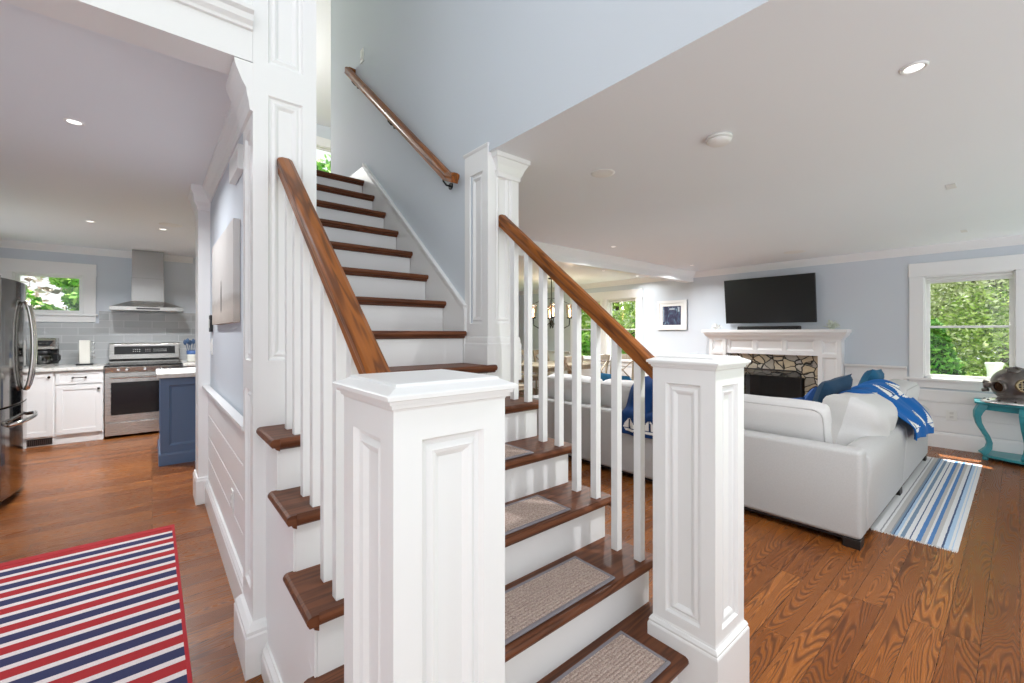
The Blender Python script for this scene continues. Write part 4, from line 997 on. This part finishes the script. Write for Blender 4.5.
pillow('throw_pillow', 0.46, 0.44, 0.15, (3.86, 2.78, 0.69), R(-25), 0, R(80), 'teal_pillow', 'blue pillow peeking over the middle of the sofa back')

# throws: cloth lofted along a path with printed boats
def boat(a, b):
    """0 none, 1 white sail, 2 dark mark; a,b local cell coordinates in [-1,1]"""
    if -0.62 < b < 0.75:
        w = 0.85*(1-(b+0.62)/1.37)
        if -w*0.2 > a > -w: return 1
        if 0.08 < a < 0.08+w*0.95: return 1
        if abs(a+0.02) < 0.05 and b < 0.7: return 2
    if -0.95 < b < -0.68 and abs(a) < 0.72+(b+0.68)*0.9: return 1
    return 0
def throw(name, path, widths, label, base, cells_, flip=False, seed=0, thick=0.008):
    """path: list of (centre Vector, side Vector) ; cloth spans centre +- side"""
    NU, NV = 60, 130
    def interp(t):
        k = t*(len(path)-1); i = min(int(k), len(path)-2); f = k-i
        # catmull-rom
        def P(j, q): return path[max(0, min(len(path)-1, j))][q]
        def cr(q):
            p0, p1, p2, p3 = P(i-1, q), P(i, q), P(i+1, q), P(i+2, q)
            return 0.5*((2*p1)+(p2-p0)*f+(2*p0-5*p1+4*p2-p3)*f*f+(3*p1-p0-3*p2+p3)*f**3)
        return cr(0), cr(1)
    V = []; mb = MB(); rows = []
    C = [interp(j/NV) for j in range(NV+1)]
    for j in range(NV+1):
        c, s_ = C[j]; tan = (C[min(NV, j+1)][0]-C[max(0, j-1)][0]).normalized(); nrm = tan.cross(s_).normalized()
        if flip: nrm = -nrm
        for i in range(NU+1):
            u = -1+2*i/NU
            fold = 0.012*math.sin(u*7.5+j*0.018+seed)+0.006*math.sin(u*15+seed*2-j*0.03)
            V.append(tuple(c+s_*u+nrm*(fold+0.012)))
    F = []; MI = []
    for j in range(NV):
        for i in range(NU):
            F.append((j*(NU+1)+i, j*(NU+1)+i+1, (j+1)*(NU+1)+i+1, (j+1)*(NU+1)+i))
            u = (i+0.5)/NU; t = (j+0.5)/NV; mi = 0
            for (u0, u1, t0, t1) in cells_:
                if u0 < u < u1 and t0 < t < t1:
                    q = boat((u-u0)/(u1-u0)*2-1, 1-(t-t0)/(t1-t0)*2); mi = q or mi
            MI.append(mi)
    mb.v = V; mb.f = F; mb.m = MI
    o = mb.build(name, [base, M['throw_white'], M['throw_mark']], smooth=True)
    md = o.modifiers.new('solid', 'SOLIDIFY'); md.thickness = thick; md.offset = 0
    return tag(o, label, 'blanket')
Vv = Vector
pa = [(Vv((4.88, 1.06, 0.72)), Vv((0.40, 0.0, 0.0))), (Vv((4.90, 0.98, 0.80)), Vv((0.43, 0, 0.01))), (Vv((4.96, 0.87, 0.835)), Vv((0.47, 0, 0.02))), (Vv((5.05, 0.77, 0.785)), Vv((0.50, 0, 0.02))), (Vv((5.13, 0.69, 0.69)), Vv((0.54, 0, 0.01))), (Vv((5.18, 0.615, 0.605)), Vv((0.57, 0, -0.01))), (Vv((5.22, 0.562, 0.52)), Vv((0.60, 0, -0.04))), (Vv((5.24, 0.555, 0.42)), Vv((0.61, 0, -0.055)))]
cl = [(0.00, 0.32, 0.30, 0.56), (0.34, 0.66, 0.26, 0.52), (0.68, 1.0, 0.30, 0.56), (0.02, 0.33, 0.66, 0.92), (0.36, 0.66, 0.64, 0.90), (0.69, 0.99, 0.66, 0.92)]
throw('throw_blanket', pa, None, 'bright blue sailboat throw draped over the sofa end near the window', M['throw_blue'], cl, False, 1.0)
pb = [(Vv((3.82, 2.05, 0.78)), Vv((0, 0.30, 0))), (Vv((3.70, 2.05, 0.865)), Vv((0, 0.30, 0))), (Vv((3.56, 2.05, 0.885)), Vv((0, 0.30, 0))), (Vv((3.44, 2.05, 0.82)), Vv((0, 0.30, 0))), (Vv((3.36, 2.05, 0.66)), Vv((0, 0.30, 0))), (Vv((3.295, 2.05, 0.605)), Vv((0, 0.30, 0))), (Vv((3.282, 2.05, 0.54)), Vv((0, 0.30, 0))), (Vv((3.282, 2.05, 0.42)), Vv((0, 0.30, 0)))]
throw('throw_blanket', pb, None, 'navy sailboat throw hanging over the sofa back behind the balusters', M['throw_navy'], [(0.02, 0.32, 0.78, 0.96), (0.35, 0.65, 0.78, 0.96), (0.68, 0.98, 0.78, 0.96)], True, 2.0)

# runner by the sofa
rb = thing('striped_runner', (0, 0, 0), 'narrow blue and white striped runner behind the sofa', 'rug')
MB().box(3.735, 6.35, 0.243, 0.655, 0.0, 0.007).build('weave', M['rug_blue'], rb, local=True)
m = MB()
random.seed(5)
for i in range(60):
    y = 0.247+i*0.0068
    for x, s_ in ((3.735, -1), (6.35, 1)): m.tube([(x-s_*0.004, y, 0.004), (x+s_*0.022, y+random.uniform(-0.003, 0.003), 0.002)], 0.0016, 4)
m.build('fringe', M['throw_white'], rb, local=True)

# ------------------------------------------------------------------ teal table with diving helmet
tb = thing('console_table', (6.75, -0.27, 0), 'teal painted half-moon table with scrolled legs below the window', 'table')
top = [(7.0, 0.33), (6.66, 0.31), (6.53, -0.03), (6.53, -0.50), (6.66, -0.84), (7.0, -0.86)]
m = MB(); m.prism(top, 'z', 0.585, 0.607); m.build('tabletop', M['teal'], tb, bevel=0.004)
inn = [(6.98, 0.25), (6.70, 0.235), (6.59, -0.06), (6.59, -0.47), (6.70, -0.765), (6.98, -0.78)]
m = MB(); m.prism(inn, 'z', 0.52, 0.585); m.build('apron', M['teal'], tb, bevel=0.003)
m = MB(); m.prism([(6.97, 0.27), (6.68, 0.25), (6.55, -0.05), (6.55, -0.48), (6.68, -0.78), (6.97, -0.80)], 'z', 0.03, 0.055); m.build('lower_shelf', M['teal'], tb, bevel=0.003)
def cab_leg(x, y, dx, dy):
    n_ = math.hypot(dx, dy); dx, dy = dx/n_, dy/n_
    prof = [(0.015, 0.585, 1.2), (0.03, 0.55, 1.35), (0.055, 0.50, 1.25), (0.062, 0.45, 1.0), (0.05, 0.38, 0.85), (0.02, 0.31, 0.75), (-0.015, 0.24, 0.75), (-0.03, 0.18, 0.8), (-0.022, 0.125, 0.95), (0.005, 0.085, 1.1), (0.03, 0.06, 1.1)]
    pts = [(x+dx*o, y+dy*o, z) for o, z, k in prof]; sc = [k for o, z, k in prof]
    m = MB(); m.tube(pts, 0, prof=[(-0.024, -0.026), (0.024, -0.026), (0.024, 0.026), (-0.024, 0.026)], scale=sc, up=(dx, dy, 0.0)); m.build('leg', M['teal'], tb, bevel=0.004)
cab_leg(6.70, 0.235, -0.35, 1.0); cab_leg(6.60, -0.04, -1, 0.25); cab_leg(6.60, -0.49, -1, -0.25); cab_leg(6.70, -0.765, -0.35, -1.0)
m = MB()
for x, y in ((6.69, 0.235), (6.57, -0.06), (6.57, -0.47), (6.69, -0.765), (6.95, 0.25), (6.95, -0.78)): m.lathe([(0.02, 0.0), (0.024, 0.012), (0.02, 0.03)], (x, y, 0), 12)
m.build('foot', M['teal'], tb)
hl = thing('diving_helmet', (6.72, 0.06, 0.607), 'antique pewter diving helmet with grilled portholes on the teal table', 'helmet')
HC = Vector((6.73, 0.03, 0.80))
m = MB(); prof = []
for i in range(17):
    a = -PI/2*0.72+(PI/2*1.72)*i/16; prof.append((0.178*math.cos(a)+0.0001, 0.178*math.sin(a)))
m.lathe(prof, tuple(HC), 28); m.build('dome', M['pewter'], hl, smooth=True)
m = MB(); m.lathe([(0.10, 0.668), (0.118, 0.672), (0.122, 0.692), (0.118, 0.712), (0.112, 0.715)], (HC.x, HC.y, 0), 28); m.build('neck_ring', M['brass'], hl, smooth=True)
m = MB(); m.lathe([(0.245, 0.6085), (0.25, 0.613), (0.236, 0.628), (0.19, 0.648), (0.135, 0.664), (0.11, 0.67)], (HC.x, HC.y, 0), 32); m.v = [(HC.x+(p[0]-HC.x)*0.78, HC.y+(p[1]-HC.y)*1.0, p[2]) for p in m.v]; cpl = m.build('breastplate', M['silver'], hl, smooth=True)
m = MB()
for i in range(12):
    a = 2*PI*i/12; m.lathe([(0.012, 0.625), (0.012, 0.640), (0.006, 0.646)], (HC.x+0.165*math.cos(a), HC.y+0.21*math.sin(a), 0), 8)
m.build('bolts', M['iron'], cpl)
def port(az, el, r, grille, nm='porthole', off=0.15):
    d = Vector((math.cos(el)*math.cos(az), math.cos(el)*math.sin(az), math.sin(el))); rot = d.to_track_quat('Z', 'Y').to_matrix().to_4x4(); T = Matrix.Translation(HC+d*off) @ rot
    m = MB(); m.lathe([(r*0.9, -0.05), (r, -0.01), (r, 0.012), (r*0.92, 0.022), (r*0.75, 0.022), (r*0.72, 0.008), (r*0.72, -0.02)], (0, 0, 0), 24, cap=False); m.xform(T); po = m.build(nm, M['brass'] if grille else M['pewter'], hl, smooth=True)
    m = MB(); m.lathe([(r*0.74, 0.004), (r*0.74, 0.007)], (0, 0, 0), 20); m.xform(T); m.build('glass', M['blackgloss'], po)
    if grille:
        m = MB()
        for k in (-0.35, 0.0, 0.35):
            q = r*0.74*math.sqrt(1-k*k); m.tube([(k*r, -q, 0.016), (k*r, q, 0.016)], 0.004, 6); m.tube([(-q, k*r, 0.018), (q, k*r, 0.018)], 0.004, 6)
        m.xform(T); m.build('grille', M['brass'], po)
vd = math.atan2(-HC.y, -HC.x)      # toward the stairs
port(vd+R(20), R(2), 0.066, True, 'porthole', 0.168); port(vd-R(38), R(-6), 0.066, False, 'porthole', 0.172); port(vd+R(120), R(0), 0.06, True, 'porthole', 0.168)
port(vd-R(8), R(62), 0.05, False, 'porthole', 0.165)
m = MB(); d = Vector((math.cos(vd-R(72)), math.sin(vd-R(72)), -0.05)); q = HC+d*0.19
m.tube([tuple(HC+d*0.12), tuple(q), tuple(q+d*0.035)], 0.034, 12); m.tube([tuple(q+Vector((0, 0, -0.05))), tuple(q+d*0.05+Vector((0, 0, -0.055)))], 0.017, 8); m.tube([tuple(q+Vector((0, 0, 0.02))), tuple(q+d*0.04+Vector((0, 0, 0.035)))], 0.02, 8)
m.build('air_valve', M['pewter'], hl, smooth=True)
m = MB(); m.tube([tuple(HC+Vector((-0.02, 0.05, 0.155))), tuple(HC+Vector((-0.02, 0.0, 0.178))), tuple(HC+Vector((-0.02, -0.06, 0.155)))], 0.013, 8); m.lathe([(0.022, 0), (0.026, 0.012), (0.02, 0.03)], (HC.x-0.02, HC.y+0.05, HC.z+0.145), 10); m.build('lifting_lug', M['pewter'], hl, smooth=True)

# ------------------------------------------------------------------ dining room
dt = thing('dining_table', (5.8, 5.6, 0), 'pale wood dining table beyond the sofa', 'table')
MB().box(4.95, 6.65, 5.15, 6.05, 0.735, 0.77).build('tabletop', M['palewood'], dt, bevel=0.006)
MB().box(5.05, 6.55, 5.25, 5.95, 0.65, 0.735).build('apron', M['palewood'], dt)
for x in (5.08, 6.52):
    for y in (5.28, 5.92): MB().sq(x-0.035, x+0.035, y-0.035, y+0.035, [(0, 0.735), (0, 0.55), (-0.008, 0.5), (-0.012, 0.0)]).build('leg', M['palewood'], dt)
def make_chair(loc, rz, label):
    p = thing('dining_chair', loc, label, 'chair', 'pale chairs around the dining table', rz)
    B = lambda mb, nm, bev=0.004: mb.build(nm, M['palewood'], p, local=True, bevel=bev)
    B(MB().box(-0.22, 0.22, -0.21, 0.21, 0.44, 0.465), 'seat', 0.01); B(MB().box(-0.20, 0.20, -0.19, 0.19, 0.38, 0.44), 'seat_rail')
    for x in (-0.195, 0.195):
        B(MB().sq(x-0.02, x+0.02, 0.17-0.02, 0.17+0.02, [(0, 0.44), (-0.006, 0.0)]), 'leg')
        m = MB(); m.tube([(x, -0.20, 0.0), (x, -0.19, 0.45), (x, -0.22, 0.72), (x, -0.28, 0.96)], 0, prof=[(-0.018, -0.016), (0.018, -0.016), (0.018, 0.016), (-0.018, 0.016)], up=(1, 0, 0)); B(m, 'back_post', 0.003)
    m = MB(); m.tube([(-0.21, -0.265, 0.905), (-0.1, -0.285, 0.92), (0, -0.29, 0.925), (0.1, -0.285, 0.92), (0.21, -0.265, 0.905)], 0, prof=[(-0.011, -0.05), (0.011, -0.05), (0.011, 0.045), (-0.011, 0.045)], up=(0, 0, 1)); B(m, 'crest_rail', 0.004)
    m = MB()
    for s_ in (-1, 1): m.tube([(s_*0.19, -0.205, 0.50), (0, -0.238, 0.69), (-s_*0.19, -0.27, 0.87)], 0, prof=[(-0.006, -0.018), (0.006, -0.018), (0.006, 0.018), (-0.006, 0.018)], up=(0, -1, 0.2))
    B(m, 'cross_splat', 0.002)
    m = MB(); m.box(-0.19, 0.19, -0.205, -0.185, 0.50, 0.54); B(m, 'lower_rail')
    m = MB(); m.tube([(-0.195, 0.17, 0.18), (-0.195, -0.195, 0.18)], 0.009, 6); m.tube([(0.195, 0.17, 0.18), (0.195, -0.195, 0.18)], 0.009, 6); m.tube([(-0.195, 0, 0.18), (0.195, 0, 0.18)], 0.009, 6); B(m, 'stretcher', 0)
    return p
ch0 = make_chair((5.12, 4.83, 0), 0, 'pale dining chair on the near side of the table, farthest from the windows')
for x, y, rz, lab in ((5.78, 4.80, 0.05, 'pale dining chair at the middle of the near side of the table'), (6.36, 4.62, R(-35), 'pale dining chair turned out at the window end of the near side'), (4.62, 5.52, R(-90), 'pale dining chair at the stair end of the dining table'), (5.35, 6.38, PI, 'pale dining chair on the far side, stair end'), (5.85, 6.40, PI, 'pale dining chair at the middle of the far side'), (6.4, 6.38, PI, 'pale dining chair on the far side, window end')):
    dup(ch0, (x, y, 0), rz, lab)
ch = thing('chandelier', (5.70, 5.63, 1.5), 'dark iron chandelier with glass candle shades over the dining table', 'chandelier')
m = MB(); m.tube([(5.70, 5.63, CEIL_L), (5.70, 5.63, 1.52)], 0.008, 8); m.lathe([(0.06, CEIL_L-0.02), (0.06, CEIL_L-0.001)], (5.70, 5.63, 0), 16); m.lathe([(0.01, 1.46), (0.03, 1.49), (0.03, 1.54), (0.012, 1.58)], (5.70, 5.63, 0), 12); m.build('stem', M['iron'], ch)
for i in range(4):
    a = R(50+90*i); c_, s_ = math.cos(a), math.sin(a); P = lambda r, z: (5.70+r*c_, 5.63+r*s_, z)
    m = MB(); m.tube([P(0.02, 1.52), P(0.12, 1.45), P(0.24, 1.42), P(0.33, 1.47), P(0.34, 1.60)], 0.009, 8); m.lathe([(0.05, 1.60), (0.055, 1.62), (0.03, 1.625)], P(0.34, 0)[:2]+(0,), 14); ar = m.build('arm', M['iron'], ch)
    m = MB(); m.lathe([(0.05, 1.625), (0.065, 1.70), (0.07, 1.85), (0.066, 1.86), (0.062, 1.85), (0.06, 1.70)], P(0.34, 0)[:2]+(0,), 18, cap=False); m.build('glass_shade', M['shade_glass'], ar, smooth=True)
    m = MB(); m.lathe([(0.012, 1.625), (0.012, 1.69), (0.02, 1.72), (0.016, 1.76), (0.003, 1.79)], P(0.34, 0)[:2]+(0,), 12); m.build('bulb', M['bulb'], ar, smooth=True)
    m = MB(); m.tube([P(0.01, 1.98), P(0.2, 1.93), P(0.34, 1.87)], 0.005, 6); m.build('brace', M['iron'], ar)
    lamp('chandelier_bulb', 'POINT', P(0.34, 1.90), 2, color=(1, 0.78, 0.55), shadow_soft_size=0.03)

# ------------------------------------------------------------------ ceiling fittings
def can(x, y, z, label, power=9, r=0.03, lit=True, group='recessed ceiling lights'):
    p = thing('recessed_light', (x, y, z), label, 'ceiling light', group)
    MB().lathe([(r+0.012, z-0.001), (r+0.012, z-0.005), (r+0.008, z-0.008), (r, z-0.006), (r, z-0.001)], (x, y, 0), 28, cap=False).build('trim_ring', M['white'], p, smooth=True)
    MB().lathe([(r, z-0.003), (r, z-0.0015)], (x, y, 0), 24).build('lens', M['lens'] if lit else M['plastic'], p)
    if lit: lamp('recessed_lamp', 'AREA', (x, y, z-0.011), power, (0, 0, 0), r*2, (0.97, 0.985, 1.0), spread=R(150))
    return p
def disc(name, x, y, z, r, h, label, cat, mt='plastic'):
    m = MB(); m.lathe([(r*0.92, z-0.0005), (r, z-h*0.3), (r*0.98, z-h*0.6), (r*0.80, z-h), (0.004, z-h*1.05)], (x, y, 0), 32)
    return tag(m.build(name, M[mt], smooth=True), label, cat)
can(-0.32, 3.27, CEIL_K, 'lit recessed light in the hall ceiling, nearest the header beam', 13)
can(0.09, 6.03, CEIL_K, 'recessed light in the kitchen ceiling near the island', 28)
can(-0.48, 6.08, CEIL_K, 'small recessed light in the kitchen ceiling nearer the fridge', 28)
can(2.247, 0.263, CEIL_L, 'lit recessed light in the living room ceiling, top right of the room', 20)
can(4.18, 3.10, CEIL_L, 'small recessed light in the living room ceiling near the beam', 22, 0.025)
can(6.25, 3.2, CEIL_L, 'small recessed light in the living room ceiling by the picture end of the beam', 10, 0.025)
can(4.9, 4.37, CEIL_L, 'recessed dining ceiling light nearer the stairs, just past the beam', 28)
can(5.67, 4.40, CEIL_L, 'recessed dining ceiling light nearer the windows, just past the beam', 28)
can(6.66, 4.42, CEIL_L, 'recessed light washing the wall beside the framed picture', 4, 0.03)
sd = thing('smoke_detector', (2.269, 1.014, CEIL_L), 'round white smoke detector on the living room ceiling', 'smoke detector')
MB().lathe([(0.062, CEIL_L-0.0005), (0.064, CEIL_L-0.012), (0.06, CEIL_L-0.014)], (2.269, 1.014, 0), 32).build('base', M['plastic'], sd, smooth=True)
MB().lathe([(0.058, CEIL_L-0.016), (0.058, CEIL_L-0.026), (0.045, CEIL_L-0.036), (0.004, CEIL_L-0.038)], (2.269, 1.014, 0), 32).build('cover', M['plastic'], sd, smooth=True)
disc('ceiling_speaker', 2.211, 1.722, CEIL_L, 0.075, 0.006, 'flat round speaker in the ceiling above the right balustrade', 'speaker')
disc('ceiling_speaker', 6.23, 1.84, CEIL_L, 0.12, 0.006, 'flat round speaker in the ceiling in front of the television', 'speaker')
disc('ceiling_speaker', 0.15, 5.75, CEIL_K, 0.10, 0.006, 'flat round speaker in the kitchen ceiling', 'speaker')
tag(MB().box(4.20, 4.33, 0.285, 0.335, CEIL_L-0.006, CEIL_L-0.0005).build('ceiling_sensor', M['shade'], bevel=0.002), 'small slotted sensor on the living room ceiling right of the smoke detector', 'sensor')
tag(MB().box(6.18, 6.30, 0.34, 0.385, CEIL_L-0.006, CEIL_L-0.0005).build('ceiling_sensor', M['shade'], bevel=0.002), 'small slotted sensor on the ceiling near the living room window', 'sensor')
disc('smoke_detector', 1.5, 6.3, CEIL_U, 0.09, 0.045, 'round detector on the upper hall ceiling above the stairs', 'smoke detector')
lamp('upper_hall_fill', 'POINT', (0.9, 6.6, 4.0), 75, color=(1, 0.97, 0.93), shadow_soft_size=0.25)  # light without a fixture, added to even out the upper hall ceiling

# ------------------------------------------------------------------ outside
struct(MB().box(7.18, 40, -25, 40, -0.62, -0.5).box(-25, 7.18, 8.75, 40, -0.62, -0.5).build('ground', M['lawn'], origin=(0,0,0)), 'green lawn outside the windows', 'ground')
def leaves(mb, c, rad, n, size, rnd, squash=1.0, shell=0.55):
    for _ in range(n):
        d = Vector((rnd.gauss(0, 1), rnd.gauss(0, 1), rnd.gauss(0, 1))).normalized(); k = rnd.uniform(shell, 1.0)
        p = Vector(c)+Vector((d.x*rad[0]*k, d.y*rad[1]*k, d.z*rad[2]*k))
        a = Vector((rnd.gauss(0, 1), rnd.gauss(0, 1), rnd.gauss(0, 0.6))).normalized(); b = a.cross(Vector((rnd.gauss(0, 1), rnd.gauss(0, 1), rnd.gauss(0, 1)))).normalized()
        s_ = size*rnd.uniform(0.6, 1.3); o = len(mb.v)
        mb.v += [tuple(p-a*s_), tuple(p+b*s_*0.45), tuple(p+a*s_), tuple(p-b*s_*0.45)]; mb.f.append((o, o+1, o+2, o+3)); mb.m.append(0)
def tree(name, x, y, h, spread, clumps, n, size, mt, label, seed, low=0.1, trunk=0.08, gz=-0.5):
    rnd = random.Random(seed); p = thing(name, (x, y, gz), label, 'tree', 'trees and shrubs outside')
    m = MB()
    for i in range(clumps):
        a = rnd.uniform(0, 2*PI); r = spread*math.sqrt(rnd.random())*0.8; z = gz+h*rnd.uniform(low, 0.95); q = spread*rnd.uniform(0.28, 0.5)
        leaves(m, (x+r*math.cos(a), y+r*math.sin(a), z), (q, q, q*0.7), n, size, rnd)
    m.build('foliage', M[mt], p)
    m = MB(); m.tube([(x, y, gz), (x+0.1, y, gz+h*0.4), (x, y+0.1, gz+h*0.85)], trunk, 8, scale=[1, 0.8, 0.4])
    for i in range(6):
        a = rnd.uniform(0, 2*PI); z = gz+h*rnd.uniform(0.3, 0.7); m.tube([(x, y, z), (x+spread*0.5*math.cos(a), y+spread*0.5*math.sin(a), z+h*0.15)], trunk*0.4, 6, scale=[1, 0.5])
    m.build('trunk', M['bark'], p); return p
# cypress in the living room window
cy = thing('conical_cypress', (8.7, 0.80, -0.5), 'dense dark green conical cypress outside the living room window', 'shrub')
m = MB(); rnd = random.Random(11)
for i in range(46):
    t = i/45; z = -0.45+1.88*t; r = 0.60*(1-t)**0.8+0.05; leaves(m, (8.7, 0.80, z), (r, r, 0.09), int(90+260*(1-t)), 0.055, rnd, shell=0.75)
m.build('foliage', M['leaf_dark'], cy)
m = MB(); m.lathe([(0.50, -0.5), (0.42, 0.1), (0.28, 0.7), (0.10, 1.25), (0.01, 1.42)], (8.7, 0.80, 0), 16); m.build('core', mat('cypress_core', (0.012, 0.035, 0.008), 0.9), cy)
tree('garden_tree', 12.5, 0.2, 5.5, 2.6, 64, 700, 0.042, 'leaf_light', 'pale feathery tree filling the upper part of the living room window', 21, low=0.30)
tree('garden_shrub', 11.0, -0.6, 2.6, 1.5, 34, 560, 0.042, 'leaf_mix', 'yellow green shrub low in the living room window', 22, low=0.12)
tree('garden_shrub', 10.6, 1.5, 2.2, 1.3, 28, 560, 0.042, 'leaf_mix', 'yellow green shrub behind the conical cypress', 23, low=0.10)
tree('garden_tree', 16.0, 2.5, 7.5, 3.4, 60, 420, 0.085, 'leaf_mix', 'tall green tree far behind the living room window', 24, low=0.05)
tree('garden_tree', 15.5, -3.0, 7.5, 3.4, 60, 420, 0.085, 'leaf_mix', 'tall yellow green tree far right beyond the living room window', 25, low=0.05)
tree('garden_tree', 12.0, 8.8, 6.0, 2.6, 56, 330, 0.075, 'leaf_mix', 'leafy green tree outside the dining window nearest the picture', 26, low=0.08)
tree('garden_tree', 11.5, 10.6, 6.0, 2.4, 50, 330, 0.075, 'leaf_mix', 'yellow green tree outside the farther dining window', 27, low=0.08)
tree('garden_shrub', 10.0, 7.4, 2.2, 1.2, 24, 140, 0.10, 'leaf_green', 'low green shrub below the dining windows', 28, low=0.1)
tree('garden_tree', -1.05, 13.2, 3.75, 0.85, 26, 130, 0.09, 'leaf_green', 'dense green tree on the right in the kitchen window', 29, low=0.35)
tree('garden_tree', -3.0, 14.5, 4.2, 1.5, 30, 70, 0.10, 'blossom', 'pale blossoming tree on the left in the kitchen window', 30, low=0.45)
tree('garden_shrub', -2.1, 12.4, 2.75, 0.8, 16, 110, 0.08, 'leaf_green', 'low green shrub at the bottom of the kitchen window', 31, low=0.5)
tree('garden_tree', 3.6, 13.5, 7.0, 2.4, 46, 120, 0.13, 'leaf_green', 'tall tree outside the upper hall window', 32, low=0.3)
tree('garden_tree', 4.6, 15.5, 6.5, 3.0, 50, 200, 0.13, 'leaf_mix', 'yellow green tree beyond the added patio doors', 33, low=0.05)
ur = thing('garden_urn', (7.75, 0.20, -0.5), 'white flared garden urn outside the window behind the helmet', 'urn')
m = MB(); m.lathe([(0.11, -0.5), (0.11, -0.42), (0.07, -0.38), (0.06, 0.3), (0.057, 0.75), (0.062, 0.88), (0.078, 0.95), (0.082, 0.965), (0.07, 0.972)], (7.75, 0.20, 0), 24); m.build('vase', M['plastic'], ur, smooth=True)
